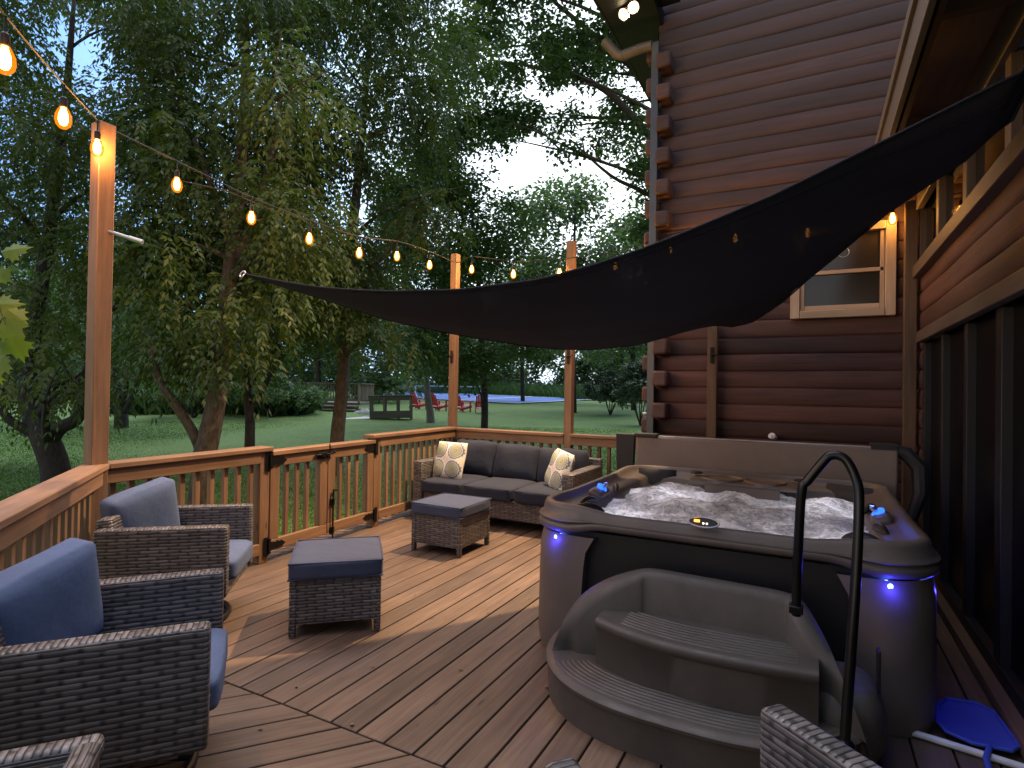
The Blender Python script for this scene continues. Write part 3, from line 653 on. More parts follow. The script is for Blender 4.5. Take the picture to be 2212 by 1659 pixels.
for x0, x1, dz, tl in ((-3.76, -3.21, .015, .22), (-3.22, -2.66, .0, .26), (-2.67, -2.10, -.012, .2)):
    m = MB(); m.rbox(((x0+x1)/2, 5.71, .595+dz), ((x1-x0)/2, .05, .205), .036, .065, 13, Matrix.Rotation(-tl, 3, 'X') @ Matrix.Rotation(rnd.uniform(-.03, .03), 3, 'Y'), .004); m.build('back_cushion', M['slate'], t, True, ang=70)
def throw(label, c, rz, tl, roll=0, w=.225):
    t = thing('throw_pillow', label, 'pillow', c, 0, 'patterned throw pillows on the sofa'); rt = Matrix.Rotation(rz, 3, 'Z') @ Matrix.Rotation(-tl, 3, 'X') @ Matrix.Rotation(roll, 3, 'Y'); c = Vector((0, 0, w))
    N = 16; F = []; 
    for sd in (1, -1):
        P = []; U = []
        for i in range(N+1):
            row = []; ur = []
            for j in range(N+1):
                a, b = -1+2*i/N, -1+2*j/N; pin = 1-.09*(1-abs(a)**2)*abs(b)**6; pin2 = 1-.09*(1-abs(b)**2)*abs(a)**6
                th = .075*((1-a**4)*(1-b**4))**.6*sd+.004*math.sin(a*5+b*3)
                row.append(c+rt @ Vector((b*w*pin2, -th, a*w*pin))); ur.append((b*.232+.0, a*.232+.0))
            P.append(row); U.append(ur)
        F.append((P, U))
    m = MB(); m.grid(*F[0]); m.grid(F[1][0][::-1], F[1][1][::-1]); m.build('cover', M['medallion'], t, ang=80); return t
throw('medallion patterned pillow at the gate end of the sofa', (-3.55, 5.27, .415), R(-6), .30, 0, .205)
throw('medallion patterned pillow at the tub end of the sofa', (-2.26, 5.33, .405), R(-40), .32, R(5), .2)

# ------------------------------------------------------------------ hot tub
TX0, TX1, TY0, TY1 = -1.385, .478, 2.84, 4.84; TC = Vector(((TX0+TX1)/2, (TY0+TY1)/2)); HA, HB = (TX1-TX0)/2, (TY1-TY0)/2
T = thing('hot_tub', 'taupe square hot tub full of bubbling water with blue corner lights', 'hot tub', (TC.x, TC.y, 0))
def rrect(out, rad=.24, k=12, e=24):
    a, b = HA+out, HB+out; rad = min(rad+out, .6); pts = []
    for (cx, cy, a0, ex, ey) in ((a-rad, b-rad, 0, 0, 1), (-a+rad, b-rad, 90, -1, 0), (-a+rad, -b+rad, 180, 0, -1), (a-rad, -b+rad, 270, 1, 0)):
        for i in range(k+1): t_ = R(a0+90*i/k); pts.append((cx+rad*math.cos(t_), cy+rad*math.sin(t_)))
        x0, y0 = pts[-1]; nx, ny = {0: (-a+rad, b), 90: (-a, -b+rad), 180: (a-rad, -b), 270: (a, b-rad)}[a0]
        for i in range(1, e): pts.append((x0+(nx-x0)*i/e, y0+(ny-y0)*i/e))
    return pts
def sm(x, a, b): t_ = max(0, min(1, (x-a)/(b-a))); return t_*t_*(3-2*t_)
def dip(x, y):
    """the front lip scoops down between the shoulders, the sides a little"""
    f = sm(-y, HB-.45, HB-.12)*(1-sm(abs(x), HA-.5, HA-.24)); s_ = sm(abs(x), HA-.4, HA-.1)*(1-sm(abs(y), HB-.6, HB-.3)); return .03*f+.010*s_
def lift(x, y): return .034*sm(-y, HB-.3, HB-.05)*(1-sm(abs(x), HA-.42, HA-.22))
prof = [(.648, -.03), (.652, .004), (.662, .016), (.682, .02), (.694, .016), (.699, .004), (.704, .002), (.709, .014), (.716, .02), (.724, .016), (.73, -.004), (.775, -.012), (.79, -.018), (.797, -.028), (.798, -.05), (.793, -.06), (.775, -.07), (.755, -.09), (.742, -.13), (.732, -.17), (.715, -.19), (.66, -.205), (.5, -.25), (.3, -.34)]
rings = []
for z, o in prof:
    rr = rrect(o); rings.append([(TC.x+x, TC.y+y, z-dip(x, y)*sm(z, .70, .76)+lift(x, y)*(1-sm(z, .68, .745)) if z > .62 and o > -.185 else z) for x, y in rr])
m = MB(); m.grid(rings, None, .5, True); m.poly(rings[-1][::-1]); m.build('shell', M['acrylic'], T, True, ang=65)
# cabinet: recessed dark panels between four rounded taupe corners
def cab(out, z0, z1, fl=0): return [[(TC.x+x*(1+0), TC.y+y, z) for x, y in rrect(out+(fl if z == z0 else 0), .22)] for z in (z0, z1)]
m = MB(); m.grid(cab(-.055, .02, .66), None, .5, True); m.build('cabinet_panels', M['panel'], T, True)
m = MB(); m.grid(cab(-.03, .0, .03), None, .5, True); m.build('plinth', M['panel'], T, True)
for sx in (-1, 1):
    for sy in (-1, 1):
        m = MB(); P = []
        pts = [p for p in rrect(0, .24, 12, 60)]
        sel = [p for p in pts if sx*p[0] > HA-.36 and sy*p[1] > HB-.36]
        sel.sort(key=lambda p: math.atan2(sy*p[1]-(HB-.36), sx*p[0]-(HA-.36)))
        for z in np.linspace(.0, .64, 9):
            w = .30*(1+.14*z/.6+.12*sm(z, .54, .64)); row = []
            tp = -.015+.02*sm(z, .0, .1)-.012*sm(z, .55, .62)
            ss = [p for p in sel]; n_ = len(ss)
            for i in range(25):
                fidx = (i/24)*(n_-1); a, b = ss[int(fidx)], ss[min(n_-1, int(fidx)+1)]; f_ = fidx-int(fidx); x, y = a[0]+(b[0]-a[0])*f_, a[1]+(b[1]-a[1])*f_
                # squeeze towards the corner as the pillar narrows upward
                kx = min(1, (HA-abs(x))/.36*1.0); x2 = sx*(HA-(HA-abs(x))*w/.36); y2 = sy*(HB-(HB-abs(y))*w/.36); row.append((TC.x+x2+sx*tp*.6, TC.y+y2+sy*tp*.6, z))
            i0, i1 = row[0], row[-1]; row = [(i0[0]-sx*.07*(1 if abs(abs(ss[0][0])-HA) < .03 else 0), i0[1]-sy*.07*(0 if abs(abs(ss[0][0])-HA) < .03 else 1), z)]+row+[(i1[0]-sx*.07*(1 if abs(abs(ss[-1][0])-HA) < .03 else 0), i1[1]-sy*.07*(0 if abs(abs(ss[-1][0])-HA) < .03 else 1), z)]
            P.append(row)
        if sx*sy < 0: P = P[::-1]
        m.grid(P); m.build('corner_pillar', M['cabinet'], T, True, ang=60)
# water
NW = 110; P = []
for i in range(NW):
    row = []
    for j in range(NW):
        a, b = -1+2*i/(NW-1), -1+2*j/(NW-1); x = b*math.sqrt(1-.28*a*a)*(HA-.19)*1.12; y = a*math.sqrt(1-.28*b*b)*(HB-.19)*1.12
        x = max(-HA+.195, min(HA-.195, x)); y = max(-HB+.195, min(HB-.195, y)); row.append((x, y))
    P.append(row)
XY = np.array(P); hh = np.zeros(XY.shape[:2]); g2 = np.random.default_rng(5)
for k in range(46):
    th = g2.uniform(0, 2*PI); wl = g2.uniform(.05, .5); ph = g2.uniform(0, 6.28); hh += wl*.035*np.sin((XY[..., 0]*math.cos(th)+XY[..., 1]*math.sin(th))*2*PI/wl+ph)
for k in range(8):
    c = g2.uniform(-.55, .55, 2); d2 = ((XY-c)**2).sum(-1); hh += .02*np.exp(-d2/.02)
hh = np.clip(hh*.35, -.03, .045)+np.random.default_rng(3).normal(0, .0018, hh.shape)
m = MB(); m.grid([[(TC.x+XY[i, j, 0], TC.y+XY[i, j, 1], .668+hh[i, j]) for j in range(NW)] for i in range(NW)], [[(XY[i, j, 0], XY[i, j, 1]) for j in range(NW)] for i in range(NW)]); m.build('water', M['water'], T, True, ang=80)
for x, y in ((-.55, -.45), (.5, -.5), (-.5, .45), (.5, .45)): light('tub_lamp', 'POINT', (TC.x+x, TC.y+y, .45), 3.2, (.9, .88, 1), .15)
# shoulders, pillows, jets, speakers, control
def tl(p): return p
for fx in (-.59, -.30):
    m = MB(); m.lathe([(.105, -.02), (.112, .0), (.128, .004), (.138, .012), (.145, .006), (.147, -.02)], 32, (fx, 4.50, .772)); m.lathe([(.098, -.03), (.1, -.012), (.09, -.006), (0, -.004)], 28, (fx, 4.50, .772)); m.build('filter_lid', M['acrylic'], T, True, ang=40)
    m = MB(); m.box((fx-.03, 4.50, .769), (.05, .025, .004)); m.box((fx+.03, 4.50, .769), (.04, .03, .004)); m.build('lid_grip', M['panel'], T, True)
m = MB(); m.rbox((-.445, 4.53, .752), (.37, .17, .02), .018, 0, 6); m.box((-.445, 4.37, .71), (.5, .03, .07)); m.build('filter_shelf', M['acrylic'], T, True, .01)
for x in (-.80, -.07): m = MB(); m.lathe([(.045, 0), (.05, .008), (.035, .016), (.0, .013)], 20, (x, 4.62, .785)); m.build('air_valve', M['panel'], T, True)
def pillow(c, rz):
    m = MB(); P = []
    for i in range(13):
        u_ = -1+2*i/12; row = []
        for j in range(9):
            v_ = j/8; w = .15*(1-.55*max(0, v_-.3)**1.3); row.append(Vector((u_*w, -.02-.035*(1-u_**4)*(math.sin(v_*PI)**.5)*.9-.02*v_, -.165*v_+.0)))
        P.append(row)
    rt = Matrix.Rotation(rz, 3, 'Z'); P = [[Vector(c)+rt @ p for p in row] for row in P]; m.grid(P); m.build('head_pillow', M['darkvinyl'], T, True, ang=80)
pillow((-1.12, 4.70, .785), R(10)); pillow((.24, 4.67, .78), R(-22))
for cx, cy, s in ((TX0+.12, 3.62, 1), (TX1-.12, 3.70, -1)):
    m = MB(); m.rbox((cx+s*.02, cy, .738), (.05, .11, .025), .028, .006, 6, Matrix.Rotation(s*.35, 3, 'Y')); m.build('jet_shelf', M['acrylic'], T, True)
    ax = Vector((s*.7, -.1, .7)); m = MB(); m.lathe([(.034, 0), (.038, .012), (.03, .022), (.02, .016), (0, .016)], 20, (cx+s*.03, cy, .765), ax); m.build('jet_light', M['ledring'], T, True)
    m = MB(); m.lathe([(.014, .0), (.016, .03), (0, .045)], 12, (cx+s*.045, cy, .78), ax); m.build('jet_nozzle', M['steel'], T, True); light('jet_lamp', 'POINT', (cx+s*.085, cy, .86), .22, (.05, .12, 1), .02)
for cx, cy, rz in ((TX0+.17, 3.88, 20), (TX0+.17, 3.33, -15), (TX0+.24, 3.12, -60), (TX1-.17, 4.02, -20), (TX1-.17, 3.42, 15), (TX1-.26, 3.16, 60)):
    m = MB(); m.tube([(cx-.1*math.sin(R(rz))*s_, cy+.1*math.cos(R(rz))*s_, .748-.03*abs(s_)**2) for s_ in np.linspace(-1, 1, 9)], [.004, .012, .017, .02, .021, .02, .017, .012, .004], 10); m.build('neck_jet', M['panel'], T, True)
dc = onY(1520, 1129, TY0-.006); rt = Matrix.Rotation(1.05, 3, 'X')
m = MB(); ell = lambda a, b, h: [dc+rt @ Vector((a*math.cos(q), b*math.sin(q), h)) for q in np.linspace(0, 2*PI, 37)[:-1]]
m.tube(ell(.07, .025, .006), .0045, 8, True); m.build('control_bezel', M['alu'], T, True)
m = MB(); m.poly(ell(.068, .024, .006)); q = m.build('control_face', M['panel'], T, True)
m = MB(); m.box(dc+rt @ Vector((-.03, .003, .009)), (.026, .012, .003), rt); q = m.build('digits', M['digits'], T, True)
m = MB(); [m.lathe([(.005, 0), (.004, .002), (0, .003)], 8, dc+rt @ Vector((x, -.006, .007)), rt @ Vector((0, 0, 1))) for x in (.0, .016)]; m.build('indicator', M['ledwhite'], T, True)
def onrim(px, py, out=-.012):
    """first point of the rounded tub wall met by a sight line, with its outward direction"""
    r = ray(px, py); rad = .24
    for k in range(3000):
        t_ = 1.5+k*.001; x, y = r.x*t_-TC.x, r.y*t_-TC.y; dx, dy = abs(x)-(HA+out-rad), abs(y)-(HB+out-rad)
        if (max(dx, 0)**2+max(dy, 0)**2 < rad*rad) and max(dx, dy) < rad:
            n_ = Vector((math.copysign(max(dx, 0), x), math.copysign(max(dy, 0), y), 0)); return Vector((0, 0, CAM_H))+r*t_, (n_.normalized() if n_.length > 1e-6 else Vector((0, -1, 0)))
for (p, ax), pw in ((onrim(1203, 1160), .5), (onrim(1921, 1266), .45), ((Vector((TX1-.012, TY0+.30, .56)), Vector((1, -.15, 0))), .8)):
    p = Vector(p); ax = Vector(ax).normalized(); m = MB(); m.lathe([(.016, -.03), (.016, .006), (.009, .012), (0, .012)], 14, p, ax); m.build('corner_light', M['led'], T, True); light('corner_lamp', 'POINT', p+ax*.05+Vector((0, 0, -.01)), pw, (.05, .04, 1), .012)
for p, ax in (onrim(1181, 1183), onrim(1972, 1301)): m = MB(); m.lathe([(.028, -.03), (.028, .006), (.0, .008)], 16, p, ax); m.build('drain_cap', M['panel'], T, True)
# folded cover standing behind
K = thing('tub_cover', 'folded taupe vinyl hot tub cover standing upright behind the tub', 'cover', (-.43, 5.0, 0))
m = MB(); m.box((-.41, 4.965, .74), (1.92, .07, .58)); m.box((-.41, 5.055, .74), (1.92, .085, .57)); m.build('vinyl', M['vinyl'], K, True, .018, 3)
m = MB(); m.box((-.42, 4.966, 1.033), (1.84, .05, .006)); m.box((-.42, 5.058, 1.028), (1.84, .06, .006)); m.build('edge_strip', M['alu'], K, True, .002)
m = MB(); m.box((-1.47, 4.97, .86), (.15, .05, .36), top=(1.15, 1)); m.box((-1.28, 4.97, 1.035), (.2, .12, .035)); m.build('strap', M['darkvinyl'], K, True, .008)
m = MB(); m.tube([(.50, 5.0, 1.03), (.60, 4.99, 1.0), (.68, 4.97, .9), (.68, 4.93, .72), (.62, 4.86, .55)], [.04, .05, .055, .05, .035], 10); m.box((.46, 5.0, 1.04), (.16, .14, .04)); m.build('lifter_arm', M['darkvinyl'], K, True)

# ------------------------------------------------------------------ steps with handrail
S = thing('tub_steps', 'grey moulded plastic two tread steps at the front of the hot tub', 'steps', (-.45, 2.6, 0))
SCX = -.455
def arc(hw, yb, yf, n=40, pw=2.6):
    """half-oval plan from back left round the front to back right"""
    out = []
    for i in range(n+1):
        a = PI-PI*i/n; c, s_ = math.cos(a), math.sin(a); out.append((SCX+hw*math.copysign(abs(c)**(2/pw), c), yb-(yb-yf)*abs(s_)**(2/pw)))
    return out
def stack(layers, top=True):
    m = MB(); P = [[(x, y, z) for x, y in arc(hw, yb, yf)] for hw, yb, yf, z in layers]; m.grid(P); 
    if top: m.poly([p for p in P[-1]], [(p[0], p[1]) for p in P[-1]])
    return m
m = stack([(.705, 2.86, 2.195, 0), (.70, 2.86, 2.198, .13), (.70, 2.86, 2.196, .138), (.713, 2.86, 2.178, .147), (.715, 2.86, 2.176, .16), (.705, 2.86, 2.188, .171), (.685, 2.86, 2.21, .174)])
for k in range(7): pts = arc(.62-.022*k, 2.62, 2.235+.024*k, 40, 2.4)[6:35]; m.tube([(x, y, .172) for x, y in pts], .007, 6)
m.build('lower_tread', M['steps'], S, True, ang=50)
def front2(x): return 2.375+.10*((x+.42)/.42)**2*(1 if x < -.42 else .35)
m = MB(); xs = np.linspace(-.86, .03, 24); lay = [(0, .16), (0, .335), (-.012, .345), (-.016, .37), (-.006, .382), (.02, .385)]
m.grid([[(x, front2(x)+o, z) for x in xs] for o, z in lay]+[[(x, 2.72, .385) for x in xs]])
for k in range(7): m.tube([(x, front2(x)+.045+.028*k, .383) for x in np.linspace(-.74, -.04, 16)], .007, 6)
m.build('upper_tread', M['steps'], S, True, ang=50)
# raised flanks and back: (outer x,y), inward offset, height
FL_ = [(-1.085, 2.50, .165), (-1.075, 2.52, .22), (-1.04, 2.57, .33), (-.98, 2.62, .425), (-.88, 2.67, .50), (-.76, 2.715, .55), (-.665, 2.735, .57), (-.5, 2.74, .568), (-.3, 2.74, .565), (-.10, 2.735, .56), (-.03, 2.70, .545), (.03, 2.62, .48), (.08, 2.54, .40), (.13, 2.47, .30), (.17, 2.43, .20), (.18, 2.42, .165)]
IN_ = [(.045, .03)]*2+[(.05, -.02), (.06, -.04), (.06, -.055), (.04, -.06), (.0, -.06), (0, -.06), (0, -.06), (0, -.06), (-.045, -.05), (-.06, -.03), (-.06, .0), (-.05, .03), (-.045, .03), (-.045, .03)]
def flow(pts, n=5):
    out = []
    for i in range(len(pts)-1):
        p0 = pts[max(0, i-1)]; p1 = pts[i]; p2 = pts[i+1]; p3 = pts[min(len(pts)-1, i+2)]
        for k in range(n):
            t_ = k/n; out.append(tuple(.5*((2*b)+(c-a)*t_+(2*a-5*b+4*c-d)*t_*t_+(-a+3*b-3*c+d)*t_**3) for a, b, c, d in zip(p0, p1, p2, p3)))
    out.append(pts[-1]); return out
F2 = flow(FL_); I2 = flow(IN_); rows = []
for (x, y, h), (ix, iy) in zip(F2, I2):
    ox, oy = -ix*.35, -iy*.35
    rows.append([(x+ox*2.2, y+oy*.6+.05, 0), (x+ox*1.6, y+oy*.5+.03, min(h, .12)), (x+ox, y+oy*.4+.01, h*.75), (x+ox*.5, y+oy*.3, h-.02), (x, y, h), (x+ix*.5, y+iy*.5, h+.006), (x+ix, y+iy, h-.004), (x+ix*1.25, y+iy*1.25, h-.03), (x+ix*1.5, y+iy*1.4, .16)])
m = MB(); m.grid(rows); m.build('flank', M['steps'], S, True, ang=60)
m = MB(); m.rbox((.12, 2.66, .15), (.14, .2, .15), .12, 0, 10); m.build('rail_socket', M['steps'], S, True, ang=70)
m = MB(); m.box((.232, 2.6, .36), (.012, .05, .16)); m.build('storage_slot', M['panel'], S, True, .003)
t = thing('handrail', 'black hairpin handrail rising from the tub steps', 'handrail', (0, 2.45, .2))
A_ = [(-.05, 2.50, .55), (-.045, 2.48, .8), (-.035, 2.47, 1.035), (-.015, 2.47, 1.08), (.045, 2.47, 1.168), (.066, 2.47, 1.183), (.09, 2.468, 1.183), (.115, 2.462, 1.165), (.14, 2.45, 1.11), (.152, 2.43, 1.04), (.145, 2.40, .8), (.128, 2.36, .5), (.105, 2.31, .12)]
m = MB(); m.tube(flow(A_, 5), .0175, 14); m.build('tube', M['rail'], t, True, ang=60)
m = MB(); m.box((-.05, 2.50, .575), (.05, .05, .03)); m.lathe([(.035, .18), (.035, .2), (.02, .215)], 14, (.107, 2.315, .0)); m.build('foot', M['rail'], t, True, .004)
# skimmer net lying by the tub
t = thing('skimmer_net', 'blue pool skimmer net with a white pole lying beside the tub', 'net', (.5, 2.9, 0))
hp = [onZ(1628, 1531, .03), onZ(1628+20, 1545, .03)]
oc = [(.505, 3.16), (.478, 3.0), (.50, 2.93), (.575, 2.885), (.70, 2.90), (.735, 2.95), (.715, 3.22), (.66, 3.27), (.55, 3.25)]
m = MB(); m.tube([(x, y, .035) for x, y in oc], .008, 8, True); m.build('hoop', M['netblue'], t, True)
m = MB(); cc = (.6, 3.07); n = len(oc); m.grid([[(cc[0]+(x-cc[0])*f_, cc[1]+(y-cc[1])*f_, .033-.012*(1-f_**2)) for x, y in oc] for f_ in (1, .75, .5, .25, .02)], None, .5, True); m.build('mesh', M['netblue'], t, True)
m = MB(); m.tube([(.63, 2.89, .035), (.60, 2.80, .03), (.585, 2.62, .02)], .011, 8); m.build('handle', M['netblue'], t, True)
t = thing('pole', 'white pole lying on the deck in front of the tub beside the net', 'pole', (.3, 2.9, 0)); m = MB(); m.tube([(.15, 2.93, .016), (.56, 2.86, .016), (.78, 2.82, .016)], .014, 10); m.build('tube', M['white'], t, True)

# ------------------------------------------------------------------ shade sail
def on_path(px, py, path):
    r = ray(px, py)
    for a, b in zip(path[:-1], path[1:]):
        ca = r.x*a[1]-r.y*a[0]; cb = r.x*b[1]-r.y*b[0]
        if ca*cb <= 0 and abs(ca-cb) > 1e-12:
            s_ = ca/(ca-cb); x, y = a[0]+(b[0]-a[0])*s_, a[1]+(b[1]-a[1])*s_; t_ = (x*r.x+y*r.y)/(r.x**2+r.y**2)
            if t_ > 0: return Vector((0, 0, CAM_H))+r*t_
    return None
def resample(pts, n):
    L = [0]
    for a, b in zip(pts[:-1], pts[1:]): L.append(L[-1]+(b-a).length)
    out = []
    for k in range(n):
        s_ = L[-1]*k/(n-1); i = max(j for j in range(len(L)) if L[j] <= s_+1e-9); i = min(i, len(pts)-2); f_ = (s_-L[i])/max(1e-9, L[i+1]-L[i]); out.append(pts[i].lerp(pts[i+1], f_))
    return out
pAB = [(-3.2, 2.285)]+[(-3.10+3.9*k/20, 2.30+.55*k/20+.22*math.sin(PI*k/20)) for k in range(21)]
pAC = flow([(-3.16, 2.2), (-3.10, 2.30), (-2.62, 2.78), (-2.08, 3.42), (-1.62, 4.12), (-1.2, 5.0), (-.86, 5.90), (-.84, 5.95)], 4)
pCB = flow([(-.90, 5.97), (-.86, 5.90), (-.45, 5.05), (-.02, 4.35), (.36, 3.75), (.66, 3.25), (.80, 2.85), (.82, 2.8)], 4)
eAB = [(526, 591), (614, 609), (687, 620), (760, 626), (833, 629), (987, 626), (1071, 616), (1163, 604), (1236, 585), (1277, 574), (1375, 542), (1472, 505), (1673, 421), (1910, 304), (2141, 187), (2205, 157)]
eAC = [(526, 593), (614, 620), (687, 642), (760, 666), (833, 690), (906, 706), (980, 721), (1053, 734), (1126, 745), (1200, 754), (1277, 755), (1376, 745), (1443, 727), (1506, 705), (1535, 703)]
eCB = [(1552, 703), (1582, 706), (1623, 697), (1686, 657), (1746, 603), (1807, 553), (1947, 435), (2058, 351), (2190, 257)]
SB = Vector((.80, 2.70, 2.86)); SA = on_path(524, 592, pAB)
AB = resample([p for p in (on_path(x, y, pAB) for x, y in eAB) if p]+[SB], 50)
AC = resample([p for p in (on_path(x, y, pAC) for x, y in eAC) if p], 50); AC[0] = AB[0]-Vector((0, 0, .004))
CB = resample([AC[-1]]+[p for p in (on_path(x, y, pCB) for x, y in eCB) if p]+[SB-Vector((0, 0, .003))], 25)
n = 50; P = []; U = []
for i in range(n):
    s_ = i/(n-1); row = []
    for j in range(25):
        t_ = j/24; p = AB[i].lerp(AC[i], t_); c = CB[24-j]-AB[-1].lerp(AC[-1], t_); p = p+c*s_**5
        fold = .010*math.sin(t_*26+s_*5)*math.sin(PI*t_)*s_**2; p = p+Vector((0, 0, -.10*math.sin(PI*t_)*math.sin(PI*min(1, s_*1.05))*.5+fold)); row.append(p)
    P.append(row)
t = thing('shade_sail', 'dark triangular shade sail slung low between the posts and the house', 'shade sail', SA)
m = MB(); m.grid(P); o = m.build('fabric', M['sail'], t, True, ang=180); sd = o.modifiers.new('th', 'SOLIDIFY'); sd.thickness = .0015
m = MB()
for e in (AB, AC, CB): m.tube(e, .006, 6)
for off in (1,): m.tube([P[i][off]-Vector((0, 0, .0015)) for i in range(8, n)], .0025, 5)
m.build('hem', M['sail'], t, True)
m = MB(); a0 = SA; w0 = Vector((-3.78, 1.89, 2.33)); tb = w0.lerp(a0, .15)
m.tube([a0+Vector((.02*math.cos(q), .02*math.sin(q)*.5, .02*math.sin(q))) for q in np.linspace(0, 2*PI, 17)[:-1]], .004, 6, True); m.tube([w0, tb], .011, 8); m.tube([w0-Vector((.05, 0, 0)), w0], .012, 8); m.tube([tb, tb.lerp(a0, .12)], .014, 8); m.build('turnbuckle', M['steel'], t, True)
m = MB(); m.tube([tb, a0-Vector((.02, 0, 0))], .001, 5); m.build('cable', M['darkvinyl'], t, True)
light_pts = [(-2.12, .54, 2.585), (-2.665, .967, 2.608), (-3.214, 1.396, 2.692), (-3.745, 1.80, 2.80), (-3.92, 2.384, 2.80), (-3.92, 2.979, 2.733), (-3.93, 3.572, 2.713), (-3.95, 4.216, 2.732), (-3.98, 4.823, 2.835), (-4.0, 5.44, 2.865), (-3.80, 6.05, 2.917), (-3.206, 6.05, 2.808), (-2.60, 6.04, 2.77), (-1.933, 6.03, 2.782), (-1.332, 6.0, 2.90), (-.694, 5.99, 2.95), (-.058, 5.98, 2.923), (.60, 5.93, 2.965)]
t = thing('string_lights', 'string of amber filament bulbs looped between the posts and the house', 'string lights', (-3.82, 1.87, 2.9))
cp = []
for i, p in enumerate(light_pts):
    cp.append((p[0], p[1], p[2]+.16))
    if i == 3: cp.append((-3.80, 1.85, 2.965))
    if i == 9: cp.append((-4.02, 6.05, 3.02))
    if i == 12: cp.append((-2.46, 6.03, 2.93))
cp.append((.70, 5.9, 3.02)); m = MB(); m.tube(flow([(-1.6, .15, 2.8)]+cp, 4), .005, 6); m.build('cord', M['black'], t, True)
BP = 9.0
for p in light_pts:
    p = Vector(p); m = MB(); m.tube([p+Vector((0, 0, .16)), p+Vector((0, 0, .09))], .005, 6); m.lathe([(.014, .045), (.016, .06), (.016, .09), (.006, .1)], 12, p); s_ = m.build('socket', M['black'], t, True)
    m = MB(); m.lathe([(.0, -.042), (.013, -.036), (.02, -.015), (.019, .012), (.011, .035), (.01, .045)], 14, p); m.build('bulb', M['bulb'], s_, False); s_.children[0].location = -t.location
    m = MB(); m.lathe([(.0, -.058), (.016, -.054), (.029, -.039), (.035, -.016), (.033, .01), (.023, .034), (.014, .05)], 24, p); g_ = m.build('glass', M['amber'], t, True); g_.visible_shadow = False
    s_.children[0].visible_shadow = False
    light('bulb_lamp', 'POINT', p, BP*(.12 if p.x > -1.5 and p.y > 4 else 1), (1, .45, .12), .03)

# ------------------------------------------------------------------ trees and plants
def unit(v): return v/np.maximum(1e-9, np.linalg.norm(v, axis=-1, keepdims=True))
def clump_points(cl, n, flat=.8):
    c = np.array([q[0] for q in cl], dtype=float); r = np.array([q[1] for q in cl]); w = r**2.2; w /= w.sum(); k = rng.choice(len(cl), n, p=w)
    d = unit(rng.normal(size=(n, 3))); rad = rng.random(n)**.55; pos = c[k]+d*(r[k]*rad)[:, None]*np.array([1, 1, flat]); return pos, d, k
def diamonds(b, d, nrm, L, W, droop=.15):
    s = unit(np.cross(d, nrm)); L = L[:, None]; W = W[:, None]; mid = b+d*L*.45; V = np.stack([b, mid+s*W*.5-nrm*W*.12, b+d*L+np.array([0, 0, -1])*L*droop, mid-s*W*.5-nrm*W*.12], axis=1); return V
def pinnate(cl, n, rach=.34, leafl=.095, k=9, droop=.5):
    pos, d, ki = clump_points(cl, n); az = rng.uniform(0, 2*PI, n); ax = np.stack([np.cos(az), np.sin(az), rng.uniform(-.5, .25, n)], 1)*.6+d*.7; ax[:, 2] -= .15; ax = unit(ax)
    rl = rach*rng.uniform(.7, 1.2, n); V = []; rv = []; base = rng.random(n)*.55+np.random.default_rng(2).random(len(cl))[ki]*.45
    side = unit(np.cross(ax, np.array([0, 0, 1.0])))
    for i in range(k):
        f = (i//2+1)/(k//2+1); p = pos+ax*(rl*f)[:, None]; p[:, 2] -= droop*rl*f*f; sg = 1 if i % 2 else -1
        a2 = unit(ax+np.array([0, 0, -1.0])*(droop*f)) if i < k-1 else ax
        dr = unit(a2*.7+side*sg*(0 if i == k-1 else .8)+np.array([0, 0, -.35])+rng.normal(size=(n, 3))*.18); nr = unit(np.cross(dr, side*sg)+rng.normal(size=(n, 3))*.35+np.array([0, 0, .6]))
        V.append(diamonds(p, dr, nr, leafl*rng.uniform(.7, 1.2, n), leafl*.41*rng.uniform(.8, 1.2, n))); rv.append(np.clip(base+rng.normal(size=n)*.08, 0, 1))
    return np.concatenate(V), np.concatenate(rv)
def broad(cl, n, L=.1, W=.08, flat=.75, droop=.2):
    pos, d, ki = clump_points(cl, n, flat); az = rng.uniform(0, 2*PI, n); dr = unit(np.stack([np.cos(az), np.sin(az), rng.uniform(-.7, .2, n)], 1)+d*.4); nr = unit(np.array([0, 0, 1.0])+rng.normal(size=(n, 3))*.45)
    V = diamonds(pos, dr, nr, L*rng.uniform(.6, 1.3, n), W*rng.uniform(.6, 1.3, n), droop); return V, np.clip(rng.random(n)*.6+np.random.default_rng(4).random(len(cl))[ki]*.4, 0, 1)
def inpoly(x, y, P):
    c = False
    for i in range(len(P)):
        (x1, y1), (x2, y2) = P[i-1], P[i]
        if (y1 > y) != (y2 > y) and x < (x2-x1)*(y-y1)/(y2-y1)+x1: c = not c
    return c
def clumps(poly, d0, d1, n, r0, r1, gaps=(), zmin=.3):
    """foliage clumps filling the part of the garden seen through an outline, at true distances"""
    xs = [p[0] for p in poly]; ys = [p[1] for p in poly]; out = []; tries = 0
    while len(out) < n and tries < n*60:
        tries += 1; x, y = rnd.uniform(min(xs), max(xs)), rnd.uniform(min(ys), max(ys))
        if not inpoly(x, y, poly): continue
        d = rnd.uniform(d0, d1); r = rnd.uniform(r0, r1); rp = r*FD/d
        if any(math.hypot(x-gx_, (y-gy_)) < gr*.8+rp*.25 for gx_, gy_, gr in gaps): continue
        p = dep(x, y, d)
        if p.z-r*.8 < ground(p.x, p.y)+zmin: continue
        out.append(((p.x, p.y, p.z), r))
    return out
